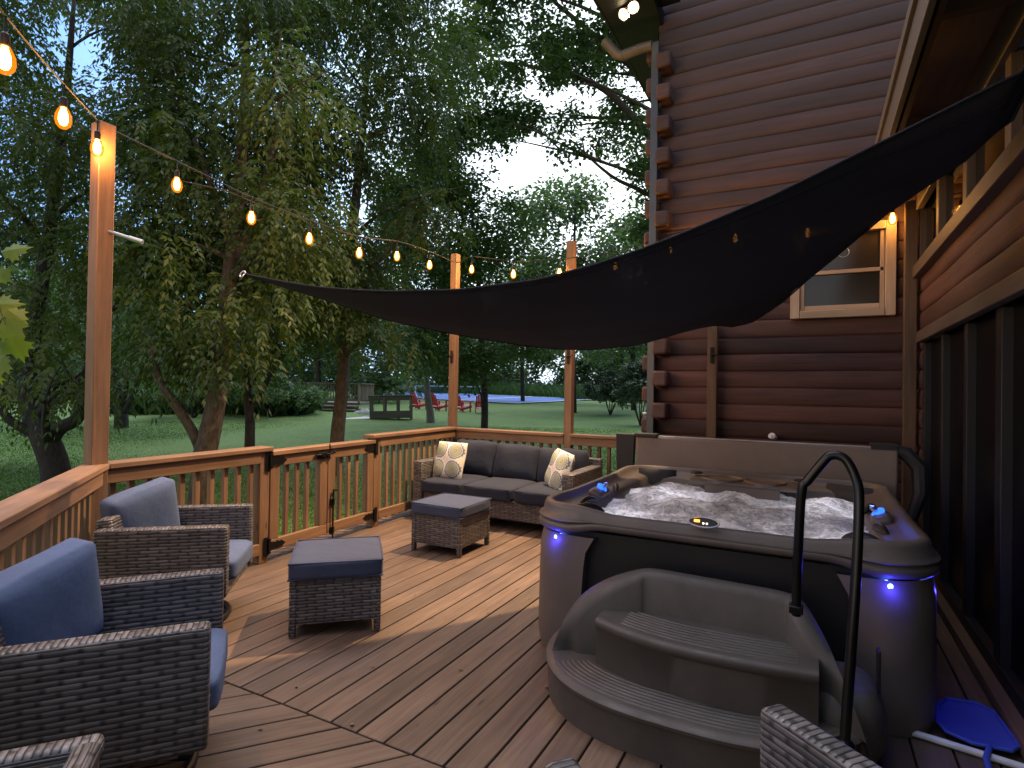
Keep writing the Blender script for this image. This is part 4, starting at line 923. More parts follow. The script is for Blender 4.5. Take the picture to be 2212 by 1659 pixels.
GAPS = [(1075, 392, 36), (1140, 405, 28), (1290, 365, 40), (1325, 425, 36), (1245, 288, 26), (1166, 153, 18), (938, 70, 36), (990, 20, 30), (300, 170, 42), (505, 345, 42), (130, 60, 30), (780, 440, 26), (395, 60, 24), (215, 130, 26), (90, 380, 34), (350, 450, 24), (820, 470, 22)]
def limbs(m, trunk, rads, cl, k, r0, sub=2):
    """limbs sweeping from the trunk up into some of the clumps"""
    cs = sorted(cl, key=lambda q: rnd.random())[:k]
    for c, r in cs:
        c = Vector(c); zt = [p for p in trunk if p.z < c.z-.2] or trunk[:1]; s_ = min(zt[len(zt)//3:], key=lambda p: (p-c).length+rnd.random()*1.2); i = trunk.index(s_)
        L = (c-s_).length; mid = s_.lerp(c, .5)+Vector((rnd.uniform(-.12, .12)*L, rnd.uniform(-.12, .12)*L, rnd.uniform(.0, .18)*L)); ra = min(rads[i]*.6, r0); pts = []
        for q in range(9): f = q/8; pts.append(s_*(1-f)**2+mid*2*f*(1-f)+c*f*f)
        m.tube(pts, [max(.006, ra*(1-f/8*.9)) for f in range(9)], 6)
        for q in range(sub):
            a = pts[rnd.randint(4, 7)]; e = c+Vector((rnd.gauss(0, 1), rnd.gauss(0, 1), rnd.gauss(0, .6)))*r*.8; m.tube([a, a.lerp(e, .5)+Vector((0, 0, .1*r)), e], [ra*.35, ra*.22, .005], 5)
def tree(label, base, path, rads, cl, V, rv, mat, bk='bark', k=14, name='garden_tree', group='trees in the garden', extra=(), leafname='crown', k2=2):
    base = Vector(base); t = thing(name, label, 'tree', base, 0, group); m = MB(); path = [Vector(p) for p in path]
    fp = [Vector(p) for p in flow([tuple(p) for p in path], 4)]; fr = list(np.interp(np.linspace(0, 1, len(fp)), np.linspace(0, 1, len(rads)), rads))
    m.tube(fp, fr, 12)
    for e, er in extra: q = flow([tuple(p) for p in e], 4); m.tube(q, list(np.interp(np.linspace(0, 1, len(q)), np.linspace(0, 1, len(er)), er)), 9)
    if cl: limbs(m, fp, fr, cl, k, rads[0]*.3, k2)
    m.build('trunk', M[bk], t, True, ang=180)
    if V is not None: quadmesh(leafname, V, M[mat], rv, t, tuple(base))
    return t
def G(px, d): return gp(px, d)
def up(px, py, d): return dep(px, py, d)
# left trees: long drooping compound leaves
c1 = clumps([(-140, -160), (340, -160), (420, 120), (330, 420), (330, 600), (200, 820), (90, 900), (-140, 850)], 8.2, 12.5, 74, .5, 1.0, GAPS)
V, rv = pinnate(c1, 7800, .36, .105); b = G(132, 9.6)
tree('dark twisted tree leaning left behind the railing at the left edge', b, [b-Vector((0, 0, .2)), up(118, 1005, 9.6), up(98, 950, 9.6), up(72, 900, 9.7), up(60, 840, 9.8), up(75, 700, 10), up(110, 480, 10.2), up(140, 240, 10.3), up(160, 0, 10.4)], [.24, .21, .2, .16, .14, .12, .1, .07, .03], c1, V, rv, 'leafA', 'barkdark', 16,
     extra=(([up(105, 960, 9.6), up(130, 925, 9.5), up(165, 905, 9.3), up(190, 850, 9.2), up(230, 700, 9.2)], [.13, .11, .1, .08, .04]), ([up(100, 950, 9.6), up(50, 925, 9.5), up(15, 900, 9.4), up(-40, 820, 9.3)], [.09, .08, .06, .03]), ([up(75, 905, 9.7), up(110, 870, 9.6), up(165, 835, 9.6), up(260, 640, 9.8)], [.09, .07, .06, .03])))
c2 = clumps([(300, -160), (640, -160), (760, 60), (720, 330), (690, 560), (560, 700), (470, 760), (330, 760), (300, 560)], 7.2, 10.2, 62, .42, .85, GAPS)
c2 += [(tuple(up(x, y, d)), .34) for x, y, d in ((505, 700, 6.9), (470, 765, 7.0), (530, 770, 7.0), (560, 690, 7.0), (600, 640, 7.1), (500, 640, 6.9), (660, 560, 7.4), (330, 620, 6.9), (300, 560, 6.8), (360, 520, 6.8))]
V, rv = pinnate(c2, 6600, .33, .098, droop=.75); b = G(435, 7.7)
tree('brown forked tree just outside the gate with drooping lit leaves', b, [b-Vector((0, 0, .2)), up(440, 1000, 7.7), up(452, 940, 7.7), up(466, 870, 7.75), up(478, 760, 7.9), up(500, 560, 8.1), up(520, 350, 8.3), up(530, 150, 8.5), up(530, -60, 8.7)], [.16, .15, .14, .125, .11, .1, .08, .06, .03], c2, V, rv, 'leafA', 'bark', 16,
     extra=(([up(438, 985, 7.7), up(415, 930, 7.65), up(372, 865, 7.6), up(345, 820, 7.6), up(320, 720, 7.7)], [.075, .065, .055, .045, .02]), ([up(498, 580, 8.1), up(540, 500, 8.2), up(575, 380, 8.4), up(610, 200, 8.7)], [.08, .07, .05, .03]), ([up(503, 540, 8.1), up(470, 440, 8.2), up(420, 300, 8.3)], [.06, .05, .03])))
c3 = clumps([(600, -160), (960, -160), (1000, 60), (960, 300), (900, 380), (930, 560), (820, 700), (640, 720), (600, 420)], 10, 13.5, 62, .5, 1.0, GAPS)
c3 += [(tuple(up(x, y, d)), .4) for x, y, d in ((880, 730, 10), (820, 715, 10), (780, 690, 10), (930, 430, 10.5), (980, 470, 10.5), (760, 560, 10))]
V, rv = pinnate(c3, 6600, .36, .105, droop=.6); b = G(728, 11)
tree('straight brown tree standing behind the middle of the gate', b, [b-Vector((0, 0, .2)), up(729, 940, 11), up(737, 860, 11), up(745, 740, 11), up(755, 560, 11.1), up(772, 400, 11.3), up(790, 200, 11.5), up(805, -40, 11.7)], [.145, .132, .12, .11, .1, .085, .055, .03], c3, V, rv, 'leafA', 'bark', 16,
     extra=(([up(744, 745, 11), up(790, 690, 10.8), up(850, 660, 10.5), up(900, 700, 10.2)], [.045, .034, .022, .01]), ([up(755, 560, 11.1), up(690, 470, 11), up(640, 330, 11)], [.06, .05, .03])))
c4 = clumps([(470, 480), (640, 480), (690, 640), (640, 800), (560, 850), (470, 800)], 11.5, 13.5, 20, .5, .8, (), .8)
V, rv = pinnate(c4, 1800, .32, .1); b = G(541, 12)
tree('slim dark young tree between the two brown trunks', b, [b-Vector((0, 0, .2)), up(540, 930, 12), up(538, 880, 12), up(530, 800, 12), up(520, 640, 12.1), up(520, 500, 12.2)], [.11, .1, .09, .07, .05, .02], c4, V, rv, 'leafA', 'barkdark', 6, extra=(([up(538, 885, 12), up(565, 850, 12), up(600, 770, 12.1)], [.06, .05, .03]),))
c5 = clumps([(120, 460), (420, 460), (470, 640), (430, 800), (330, 860), (180, 850), (110, 700)], 17, 22, 40, .8, 1.4, (), .9)
V, rv = broad(c5, 9000, .17, .09); b = G(264, 20)
tree('low many stemmed tree on the far lawn seen beside the near post', b, [b-Vector((0, 0, .2)), up(262, 900, 20), up(258, 870, 20), up(250, 800, 20), up(255, 650, 20)], [.24, .22, .15, .11, .05], c5, V, rv, 'leafB', 'barkdark', 8, extra=(([up(263, 900, 20), up(285, 860, 20), up(310, 790, 20)], [.13, .1, .05]), ([up(262, 900, 20), up(235, 865, 20), up(200, 800, 20)], [.1, .08, .04]), ([up(262, 895, 20), up(272, 840, 20), up(285, 760, 20)], [.1, .08, .04])))
c6 = clumps([(810, 500), (1010, 500), (1020, 700), (1000, 815), (900, 840), (810, 800)], 21, 26, 34, .8, 1.4, (), 1.2)
V, rv = broad(c6, 8000, .19, .1); b = G(932, 24)
tree('grey leaning trunk beside the red chairs under dark foliage', b, [b-Vector((0, 0, .2)), up(929, 890, 24), up(923, 850, 24), up(920, 780, 24), up(915, 650, 24)], [.2, .16, .14, .11, .05], c6, V, rv, 'leafB', 'barkgrey', 8)
c7 = clumps([(830, 330), (930, 300), (1060, 330), (1130, 470), (1200, 640), (1190, 780), (1120, 830), (960, 820), (860, 720), (830, 520)], 15.5, 20, 95, .6, 1.1, GAPS+[(1210, 760, 40)], 1.3)
V, rv = broad(c7, 42000, .125, .10); b = G(1047, 18)
tree('dense dark maple with a thin trunk rising behind the far railing', b, [b-Vector((0, 0, .2)), up(1047, 900, 18), up(1046, 830, 18), up(1040, 740, 18), up(1030, 560, 18), up(1010, 380, 18.2)], [.13, .115, .11, .1, .07, .02], c7, V, rv, 'leafB', 'barkdark', 16)
c8 = clumps([(900, -200), (1480, -200), (1480, 520), (1380, 500), (1340, 340), (1230, 400), (1100, 370), (960, 340), (930, 60)], 15, 20, 135, .5, .9, GAPS)
V, rv = broad(c8, 46000, .14, .10); b = G(1535, 17)
tree('tall spreading tree whose limbs reach out from behind the log house', b, [b, up(1530, 700, 17), up(1520, 500, 17), up(1500, 300, 17), up(1460, 100, 17), up(1420, -150, 17)], [.3, .27, .24, .2, .14, .06], c8, V, rv, 'leafB', 'bark', 22, extra=(([up(1515, 420, 17), up(1400, 290, 17), up(1300, 190, 17), up(1180, 150, 17), up(1060, 130, 17)], [.16, .12, .09, .06, .02]), ([up(1500, 300, 17), up(1380, 160, 17), up(1240, 40, 17), up(1120, -60, 17)], [.13, .1, .07, .03]), ([up(1518, 500, 17), up(1400, 420, 17), up(1320, 380, 17), up(1230, 300, 17)], [.1, .07, .05, .02])))
for lab, px, d, poly, n_, lv in (('pale upright tree against the white sky gap above the far post', 1240, 32, [(1130, 450), (1190, 375), (1265, 360), (1340, 460), (1360, 640), (1280, 720), (1130, 700)], 44, 13000),
                             ('bushy tree behind the house corner right of the far post', 1370, 36, [(1290, 560), (1360, 480), (1440, 470), (1470, 720), (1330, 790)], 30, 9000),
                             ('rounded light green tree at the wood edge beyond the garden shrub', 1345, 44, [(1270, 650), (1420, 640), (1450, 800), (1280, 810)], 22, 7000),
                             ('tree beyond the ball court between the two far posts', 1130, 48, [(1040, 560), (1230, 560), (1250, 780), (1060, 790)], 30, 9000),
                             ('broad tree behind the old deck left of the straight trunk', 690, 42, [(560, 540), (800, 540), (830, 780), (600, 800)], 34, 9000)):
    cc_ = clumps(poly, d-3.5, d+3.5, n_, 1.1, 2.0, GAPS, 1.5); V, rv = broad(cc_, lv, .3, .17); b = G(px, d); ty = min(p[1] for p in poly)+60
    tree(lab, b, [b-Vector((0, 0, .2)), up(px-2, 800, d), up(px-4, 700, d), up(px, (700+ty)/2, d), up(px+3, ty, d)], [.19, .16, .13, .09, .03], cc_, V, rv, 'leafC', 'barkdark', 14, 'woodland_tree', 'trees at the wood edge')
# the wood itself: one mass
cw = []
for k in range(330):
    d = rnd.uniform(68, 86); x = rnd.uniform(-250, 1500); hi = 12+4*math.sin(x*.011)+3*math.sin(x*.027+1)+rnd.uniform(-2, 2)-(5 if 1040 < x < 1420 else 0); g_ = gp(x, d); cw.append(((g_.x, g_.y, g_.z+hi*rnd.random()**.9), rnd.uniform(1.3, 2.6)))
for k in range(460):
    d = rnd.uniform(69, 80); x = rnd.uniform(-200, 1480); g_ = gp(x, d); cw.append(((g_.x, g_.y, g_.z+9*rnd.random()**1.3), rnd.uniform(1.2, 2.0)))
for k in range(330):
    x = rnd.uniform(-260, 880); d = rnd.uniform(40, 56); g_ = gp(x, d); cw.append(((g_.x, g_.y, g_.z+11*rnd.random()**1.1), rnd.uniform(1.0, 1.9)))
V, rv = broad(cw, 185000, .55, .36); o = quadmesh('woodland', V, M['leafC'], rv); tag(o, 'dark wood closing the garden beyond the ball court', 'woodland', None, 'stuff')
def stems(name, label, px, d, h, w, n, mat, grp, leaf=(.09, .05), lv=3000, group=None, stemn=7):
    b = gp(px, d); t = thing(name, label, 'shrub', b, 0, group); m = MB(); cl = []
    for k in range(stemn):
        a = 2*PI*k/stemn+rnd.random(); e = b+Vector((math.cos(a)*w*.42*rnd.uniform(.4, 1), math.sin(a)*w*.42*rnd.uniform(.4, 1), h*rnd.uniform(.6, .92))); m.tube([b-Vector((0, 0, .05)), b.lerp(e, .45)+Vector((0, 0, .1)), e], [.035, .02, .006], 6)
    for k in range(n): a = rnd.random()*6.28; q = rnd.random()**.5; z = rnd.uniform(.34, .92); ww = w*.5*math.sin(min(1, (z-.1)/.8)*PI)**.5; cl.append(((b.x+math.cos(a)*ww*q, b.y+math.sin(a)*ww*q, b.z+h*z), h*.13))
    m.build('stems', M['barkdark'], t, True); V, rv = broad(cl, lv, leaf[0], leaf[1]); quadmesh('foliage', V, M[mat], rv, t, tuple(b)); return t
stems('garden_shrub', 'round many stemmed shrub standing alone on the far lawn', 1319, 30.5, 2.45, 2.8, 80, 'leafE', '', (.14, .075), 13000)
stems('garden_shrub', 'dark shrub half hidden by the log house corner', 1385, 24, 2.9, 2.4, 70, 'leafE', '', (.13, .07), 9000)
stems('garden_shrub', 'bushy green shrub in front of the old deck', 590, 24.5, 2.0, 4.2, 50, 'leafC', '', (.15, .07), 6500)
stems('garden_shrub', 'low spreading shrub at the foot of the old deck', 640, 26, 1.2, 2.6, 40, 'leafC', '', (.15, .08), 4500)
stems('garden_shrub', 'dark shrub left of the forked tree on the far lawn', 420, 24, 1.9, 4.0, 50, 'leafC', '', (.15, .07), 5500)
def blades(name, label, spots, h, n, mat, wdt=.02, lean=.35, cat='grass'):
    k = rng.integers(0, len(spots), n); c = np.array([s_[0] for s_ in spots])[k]; r = np.array([s_[1] for s_ in spots])[k]; a = rng.uniform(0, 2*PI, n); q = np.sqrt(rng.random(n))*r
    b = c+np.stack([np.cos(a)*q, np.sin(a)*q, np.zeros(n)], 1); b[:, 2] = [ground(x, y)-.02 for x, y in b[:, :2]]; hh_ = h*rng.uniform(.5, 1.15, n); l = rng.normal(size=(n, 3))*lean; l[:, 2] = 1; l = unit(l); s_ = unit(np.cross(l, rng.normal(size=(n, 3))))
    mid = b+l*(hh_*.55)[:, None]; tip = b+l*hh_[:, None]+np.stack([l[:, 0], l[:, 1], np.zeros(n)], 1)*(hh_*.5)[:, None]; V = np.stack([b-s_*wdt*.5, b+s_*wdt*.5, mid+s_*wdt*.4, tip], 1)
    o = quadmesh(name, V, M[mat], rng.random(n)); tag(o, label, cat, None, 'stuff'); return o
blades('tall_grass', 'tall unmown grass along the far side of the lawn', [(tuple(gp(x, d)), r) for x, d, r in ((360, 27, 2.2), (400, 28, 2), (455, 28, 2.2), (500, 28, 2), (545, 27, 1.8), (600, 26.5, 1.6), (830, 74, 5), (880, 74, 5), (1150, 66, 5), (1250, 62, 5), (1300, 56, 4), (1190, 66, 5), (1060, 68, 5), (960, 68, 5), (320, 29, 2.5))], 1.5, 15000, 'reed', .05)
def turf():
    n = 170000; d = 3.2+rng.random(n)**1.9*19; px = rng.uniform(-120, 1480, n); b = np.zeros((n, 3)); rr = (px-1106)/FD
    b[:, 0] = (CF.x+CR.x*rr)*d; b[:, 1] = (CF.y+CR.y*rr)*d; keep = ~((b[:, 0] > -4.22) & (b[:, 1] < 6.2) & (b[:, 0]*DN.x+b[:, 1]*DN.y < 1.0)) & ~((b[:, 0] > -1.9) & (b[:, 1] > 5)); b = b[keep]; n = len(b)
    b[:, 2] = np.interp(CF.x*b[:, 0]+CF.y*b[:, 1], GD, GZ)-.01; h = rng.uniform(.03, .075, n)*np.clip(1.25-.035*d[keep], .3, 1); l = rng.normal(size=(n, 3))*.45; l[:, 2] = 1; l = unit(l); s_ = unit(np.cross(l, rng.normal(size=(n, 3)))); w = (.0028+.0005*d[keep])[:, None]
    tip = b+l*h[:, None]+np.stack([l[:, 0], l[:, 1], np.zeros(n)], 1)*(h*.4)[:, None]; V = np.stack([b-s_*w, b+s_*w, b+l*(h*.6)[:, None]+s_*w*.7, tip], 1); o = quadmesh('turf', V, M['grass'], rng.random(n)); tag(o, 'mown grass blades of the lawn around the deck', 'grass', None, 'stuff')
turf()
# big maple leaves at the left edge
t = thing('maple_branch', 'yellow green maple twig hanging in from the left edge', 'branch', up(-60, 640, 3.1))
m = MB(); tw = [tuple(up(-160, 560, 3.2)), tuple(up(-60, 600, 3.1)), tuple(up(-10, 640, 3.05)), tuple(up(12, 700, 3.0))]; m.tube(tw, [.009, .007, .005, .002], 6); m.build('twig', M['barkdark'], t, True)
LV = [(0, 0), (.12, .05), (.34, .1), (.28, .22), (.55, .3), (.42, .38), (.5, .52), (.3, .5), (.24, .62), (.22, .78), (.1, .74), (0, 1.0)]; LV = LV+[(-x, y) for x, y in reversed(LV[1:-1])]
m = MB()
for px, py, ang, sz, dd in ((22, 545, 20, .15, 3.0), (8, 585, -30, .12, 3.05), (45, 725, -80, .15, 2.98), (25, 690, -55, .16, 3.02), (30, 765, -110, .15, 3.0), (5, 790, -120, .14, 3.05), (-6, 660, 10, .17, 3.1), (35, 668, -40, .12, 3.05), (-10, 740, -100, .16, 3.1), (-30, 560, 30, .16, 3.1), (-35, 620, 0, .15, 3.15), (-20, 700, -70, .17, 3.15), (14, 735, -60, .13, 3.1)):
    c = up(px-20, py, dd); q = R(ang); ax = CR*math.cos(q)+CU*math.sin(q)+CF*rnd.uniform(-.4, .4); nn = (-CF+CU*rnd.uniform(.2, 1)+CR*rnd.uniform(-.5, .5)).normalized(); sd_ = ax.cross(nn).normalized(); ax = nn.cross(sd_).normalized()*-1 if False else ax.normalized()
    pts = [c+(sd_*x+ax*y)*sz-nn*(abs(x)*.25+y*y*.12)*sz for x, y in LV]; ce = c+ax*.3*sz; r_ = rnd.random()
    for k in range(len(pts)): m.poly([ce, pts[k], pts[(k+1) % len(pts)]], None, r_)
m.build('leaves', M['leafD'], t, True, smooth=False)

# ------------------------------------------------------------------ far end of the garden
def ghit(px, py):
    r = ray(px, py)
    lo, hi = 3.0, 130.0; f_ = lambda d: CAM_H+r.z*d-ground(r.x*d, r.y*d)
    for k in range(400):
        d = 3+k*.3
        if f_(d) < 0: break
    return Vector((r.x*d, r.y*d, ground(r.x*d, r.y*d)))
kq = 2212/2840
q = [gp(1111, 43.5), gp(1285, 54), gp(900, 68), gp(750, 57)]
def court():
    def S_(u_, v_, dz): p = q[0]*(1-u_)*(1-v_)+q[1]*u_*(1-v_)+q[2]*u_*v_+q[3]*(1-u_)*v_; return (p.x, p.y, ground(p.x, p.y)+dz)
    m = MB(); m.grid([[S_(i/24, j/24, .07) for j in range(25)] for i in range(25)]); struct(m.build('ball_court', M['court']))
    m = MB()
    def strip(a, b, w=.008):
        a = Vector(a); b = Vector(b); d = (b-a).normalized(); s_ = Vector((-d.y, d.x))*w; m.grid([[S_(*(a.lerp(b, i/20)+s_*k), .085) for k in (-1, 1)] for i in range(21)])
    for a, b in (((.0, .0), (1, 0)), ((0, 0), (0, 1)), ((1, 0), (1, 1)), ((0, 1), (1, 1)), ((.0, .3), (1, .3)), ((.0, .7), (1, .7)), ((.5, .3), (.5, .7))): strip(a, b)
    struct(m.build('court_lines', M['courtline']))
court()
m = MB(); n = 16; pc = gp(745, 25.5); m.poly([(pc.x+1.5*math.cos(a)*(1+.2*math.sin(a*3)), pc.y+1.0*math.sin(a)*(1+.2*math.cos(a*2)), ground(pc.x+1.5*math.cos(a), pc.y+math.sin(a))+.03) for a in np.linspace(0, 2*PI, 25)[:-1]]); struct(m.build('gravel_path', M['gravel']))
def adirondack(label, px, d, rz, first=[None]):
    p = gp(px, d)
    if first[0]: return dup(first[0], p, rz, label)
    t = thing('adirondack_chair', label, 'chair', p, rz, 'red garden chairs beside the court'); first[0] = t; X = Matrix.Rotation
    for k in range(5):
        x = (k-2)*.105; h = .78-.05*abs(k-2)**1.5; m = MB(); m.box((x, -.22-.16*h/.78, .33+h*.43), (.088, .022, h), X(.36, 3, 'X')); m.build('back_slat', M['red'], t, bev=.01)
    m = MB()
    for k in range(6): m.box((0, -.18+k*.105, .24+k*.028), (.52, .09, .022), X(.22, 3, 'X'))
    m.build('seat', M['red'], t, bev=.006)
    for s_ in (-1, 1):
        m = MB(); m.box((s_*.33, .02, .57), (.13, .72, .024)); m.build('arm', M['red'], t, bev=.008)
        m = MB(); m.box((s_*.30, .30, .28), (.03, .1, .57)); m.build('leg', M['red'], t); m = MB(); m.box((s_*.28, -.02, .2), (.028, .95, .11), X(.2, 3, 'X')); m.box((s_*.29, -.33, .3), (.028, .05, .56), X(.25, 3, 'X')); m.build('leg', M['red'], t)
    m = MB(); m.box((0, -.33, .56), (.62, .03, .06)); m.box((0, -.45, .8), (.5, .02, .05), X(.36, 3, 'X')); m.build('back_rail', M['red'], t); return t
adirondack('red slatted garden chair farthest left, next to the wooden stand', 905, 33.5, R(-14)); adirondack('red slatted garden chair just right of the grey leaning trunk', 948, 32, R(-14)); adirondack('red slatted garden chair half hidden by the far corner post', 1000, 31.4, R(-14)); adirondack('red slatted garden chair seen from behind against the thin maple trunk', 1040, 30.6, R(28))
t = thing('court_net', 'white framed sports net at the far edge of the blue court', 'net', gp(897, 58)); a, b = gp(897, 58), gp(1040, 58)
zt = 1.0
for p in (a, b): m = MB(); m.box((p.x, p.y, p.z+zt/2), (.14, .14, zt)); m.build('post', M['white'], t, True)
m = MB(); m.beam(a+Vector((0, 0, zt)), b+Vector((0, 0, zt)), .05, .1); m.build('top_tape', M['white'], t, True)
m = MB(); [m.tube([a.lerp(b, k/40)+Vector((0, 0, .03)), a.lerp(b, k/40)+Vector((0, 0, zt))], .006, 4) for k in range(41)]; [m.tube([a+Vector((0, 0, zt*k/6)), b+Vector((0, 0, zt*k/6))], .006, 4) for k in range(6)]; m.build('netting', M['black'], t, True)
# grey wooden stand
p = gp(847, 25.2); ax = Vector((CR.x, CR.y, 0)).normalized(); ay = Vector((CF.x, CF.y, 0)).normalized(); rz = math.atan2(ax.y, ax.x)
t = thing('wooden_stand', 'weathered grey wooden stand with an open middle on the far lawn', 'stand', p, rz+R(6)); w = .86; e_ = .3
rt = Matrix.Rotation(-.03, 3, 'Y')
for x in (-w, -.28, .3, w):
    for y in (-e_, e_): m = MB(); m.box(rt @ Vector((x, y, .45)), (.09, .07, 1.0), rt); m.build('leg', M['greywood'], t)
m = MB(); m.box(rt @ Vector((0, -e_, .93)), (2*w+.16, .05, .2), rt); m.box(rt @ Vector((0, 0, 1.04)), (2*w+.2, 2*e_+.1, .04), rt); m.build('top_box', M['greywood'], t)
m = MB(); m.box(rt @ Vector((0, -e_-.03, .2)), (2*w+.05, .05, .3), rt); m.box(rt @ Vector((0, 0, .1)), (2*w, 2*e_, .04), rt); m.box(rt @ Vector((0, e_, .2)), (2*w, .04, .3), rt); m.build('bottom_box', M['greywood'], t)
for lab, px, d, s_ in (('grey boulder left of the wooden stand', 793, 27.5, .48), ('small grey boulder just behind the wooden stand', 836, 27.2, .3), ('flat pale boulder near the steps of the old deck', 775, 27.8, .3)):
    p = gp(px, d); t = thing('boulder', lab, 'boulder', p); m = MB(); sd_ = rnd.random()*9; m.grid([[(p.x+s_*math.sin(f)*math.cos(a)*(1+.18*math.sin(3*a+sd_)), p.y+s_*math.sin(f)*math.sin(a)*(.8+.15*math.cos(2*a+sd_)), p.z-.05+s_*.75*math.cos(f)*(1+.12*math.sin(5*a))) for a in np.linspace(0, 2*PI, 19)[:-1]] for f in np.linspace(.02, 1.7, 8)], None, .5, True); m.build('rock', M['stone'], t, True, ang=50)
# the old deck
p0 = gp(712, 29.5); t = thing('old_deck', 'raised old wooden deck with baluster railing among the trees', 'deck', p0, rz); zt = .42
m = MB(); m.box((-.2, 1.2, zt), (3.7, 3.0, .12)); m.build('platform', M['oldwood'], t); m = MB(); m.box((-.2, -.27, zt-.25), (3.6, .05, .3)); m.build('skirt', M['oldwood'], t)
for x in (-2.0, -.8, .45, 1.6): m = MB(); m.box((x, -.25, zt+.5), (.1, .1, 1.05)); m.build('post', M['oldwood'], t)
for x in (-2.0, 1.6): m = MB(); m.box((x, 2.6, zt+.5), (.1, .1, 1.05)); m.build('post', M['oldwood'], t)
m = MB(); m.box((-.2, -.25, zt+1.05), (3.9, .18, .05)); m.box((1.6, 1.2, zt+1.051), (.18, 2.9, .05)); m.box((-.2, -.25, zt+.18), (3.6, .05, .08)); m.build('handrail', M['oldwood'], t)
for k in range(26):
    m = MB(); m.box((-1.92+k*.138, -.25, zt+.6), (.045, .04, .86)); m.build('baluster', M['oldwood'], t)
for k in range(14): m = MB(); m.box((1.6, .0+k*.18, zt+.6), (.04, .045, .86)); m.build('baluster', M['oldwood'], t)
m = MB(); m.box((.7, -.6, zt-.12), (1.7, .5, .06)); m.box((.7, -.95, zt-.28), (1.8, .5, .06)); m.build('steps', M['oldwood'], t)
tt = thing('red_stool', 'tiny red table standing on the old deck', 'table', p0+ax*(-.55)+ay*.5+Vector((0, 0, zt+.06))); m = MB(); l = tt.location; m.lathe([(.22, .48), (.22, .52), (0, .52)], 14, l); [m.tube([l+Vector((.15*math.cos(a), .15*math.sin(a), 0)), l+Vector((.1*math.cos(a), .1*math.sin(a), .5))], .015, 5) for a in (0, 2.1, 4.2)]; m.build('frame', M['red'], tt, True)
# leaf litter on the boards
fl = None
for k, (px, py) in enumerate(((895, 1287), (1012, 1372), (985, 1385), (1050, 1325), (1078, 1325), (640, 1480), (555, 1575), (800, 1442), (1002, 1445), (760, 1560), (868, 1280), (1180, 1480))):
    p = onZ(px, py, .004); m = MB(); a = rnd.random()*6; L = rnd.uniform(.016, .035); c, s_ = math.cos(a), math.sin(a); W_ = L*.3
    pts = [(0, 0, 0), (L*.5, W_, .004), (L, 0, .008), (L*.5, -W_, .003)]; m.poly([(p.x+x*c-y*s_, p.y+x*s_+y*c, .003+z) for x, y, z in pts]); o = m.build('fallen_leaf', M['dry'], smooth=False)
    tag(o, 'tiny dry leaf scrap lying on the deck boards', 'leaf', 'leaf scraps scattered on the deck')

# ------------------------------------------------------------------ dusk sky and render settings
W_ = bpy.data.worlds.new("World"); scene.world = W_; W_.use_nodes = True; nt = W_.node_tree; nt.nodes.clear()
out = nt.nodes.new('ShaderNodeOutputWorld'); bg = nt.nodes.new('ShaderNodeBackground'); sk = nt.nodes.new('ShaderNodeTexSky'); sk.sky_type = 'NISHITA'; sk.sun_disc = False
SUN_EL, SUN_ROT = R(5), R(-150)
sk.sun_elevation = SUN_EL; sk.sun_rotation = SUN_ROT; sk.air_density = 1; sk.dust_density = 1.5; sk.ozone_density = 2
# the afterglow: whitish over the wood beyond the house corner, deepening to blue away from it
tc = nt.nodes.new('ShaderNodeTexCoord'); dt = nt.nodes.new('ShaderNodeVectorMath'); dt.operation = 'DOT_PRODUCT'; gl = ray(1330, 380).normalized(); dt.inputs[1].default_value = gl; nt.links.new(tc.outputs['Generated'], dt.inputs[0])
rp = nt.nodes.new('ShaderNodeValToRGB'); mr = nt.nodes.new('ShaderNodeMapRange'); mr.inputs['From Min'].default_value = -.4; nt.links.new(dt.outputs['Value'], mr.inputs[0]); nt.links.new(mr.outputs[0], rp.inputs[0])
el = rp.color_ramp.elements; el[0].position = 0; el[0].color = (.17, .20, .26, 1); el[1].position = 1; el[1].color = (1.0, 1.08, 1.12, 1)
for p_, c_ in ((.55, (.14, .23, .45)), (.78, (.17, .33, .68)), (.92, (.42, .62, .88))): e_ = el.new(p_); e_.color = (*c_, 1)
mx = nt.nodes.new('ShaderNodeMix'); mx.data_type = 'RGBA'; mx.blend_type = 'ADD'; mx.inputs[0].default_value = 1
sc_ = nt.nodes.new('ShaderNodeVectorMath'); sc_.operation = 'SCALE'; sc_.inputs['Scale'].default_value = 9.0; nt.links.new(rp.outputs[0], sc_.inputs[0])
s2_ = nt.nodes.new('ShaderNodeVectorMath'); s2_.operation = 'SCALE'; s2_.inputs['Scale'].default_value = .25; nt.links.new(sk.outputs[0], s2_.inputs[0])
sz_ = nt.nodes.new('ShaderNodeSeparateXYZ'); nt.links.new(tc.outputs['Generated'], sz_.inputs[0]); m2_ = nt.nodes.new('ShaderNodeMapRange'); m2_.interpolation_type = 'SMOOTHSTEP'; m2_.inputs['From Min'].default_value = .5; m2_.inputs['From Max'].default_value = .9; nt.links.new(sz_.outputs[2], m2_.inputs[0])
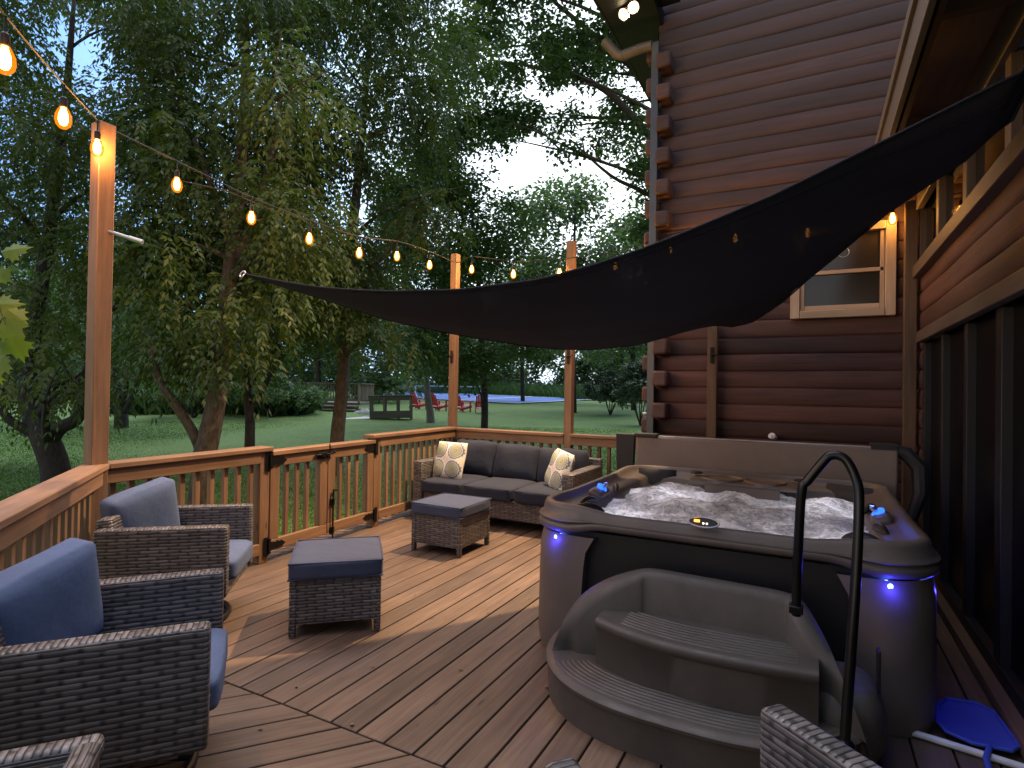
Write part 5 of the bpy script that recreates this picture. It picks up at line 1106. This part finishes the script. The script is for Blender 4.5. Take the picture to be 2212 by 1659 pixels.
s3_ = nt.nodes.new('ShaderNodeVectorMath'); s3_.operation = 'SCALE'; s3_.inputs[0].default_value = (13.0, 12.4, 11.6); m4_ = nt.nodes.new('ShaderNodeMapRange'); m4_.interpolation_type = 'SMOOTHSTEP'; m4_.inputs['From Min'].default_value = -.1; m4_.inputs['From Max'].default_value = .75; nt.links.new(dt.outputs['Value'], m4_.inputs[0]); m5_ = nt.nodes.new('ShaderNodeMath'); m5_.operation = 'MULTIPLY'; nt.links.new(m2_.outputs[0], m5_.inputs[0]); nt.links.new(m4_.outputs[0], m5_.inputs[1]); nt.links.new(m5_.outputs[0], s3_.inputs['Scale'])   # added glow overhead, out of view, to brighten lawn and foliage
a3_ = nt.nodes.new('ShaderNodeVectorMath'); a3_.operation = 'ADD'; nt.links.new(sc_.outputs[0], a3_.inputs[0]); nt.links.new(s3_.outputs[0], a3_.inputs[1])
nt.links.new(s2_.outputs[0], mx.inputs[6]); nt.links.new(a3_.outputs[0], mx.inputs[7]); nt.links.new(mx.outputs[2], bg.inputs[0]); bg.inputs[1].default_value = .14; nt.links.new(bg.outputs[0], out.inputs[0])
sl = bpy.data.lights.new('sun', 'SUN'); sl.energy = .03; sl.angle = R(20); sl.color = (1, .85, .7); so = bpy.data.objects.new('sun', sl); C.objects.link(so)
sd_ = Vector((math.sin(SUN_ROT)*math.cos(SUN_EL), math.cos(SUN_ROT)*math.cos(SUN_EL), math.sin(SUN_EL))); so.rotation_euler = (-sd_).to_track_quat('-Z', 'Y').to_euler()
scene.render.engine = 'CYCLES'; cy = scene.cycles; cy.use_denoising = True; cy.denoiser = 'OPENIMAGEDENOISE'; cy.max_bounces = 8; cy.diffuse_bounces = 3; cy.glossy_bounces = 3; cy.transmission_bounces = 6; cy.transparent_max_bounces = 12; cy.caustics_reflective = False; cy.caustics_refractive = False; cy.sample_clamp_indirect = 6; cy.use_light_tree = True
scene.view_settings.view_transform = 'Standard'; scene.view_settings.look = 'None'; scene.view_settings.exposure = 0.84; scene.view_settings.gamma = 1
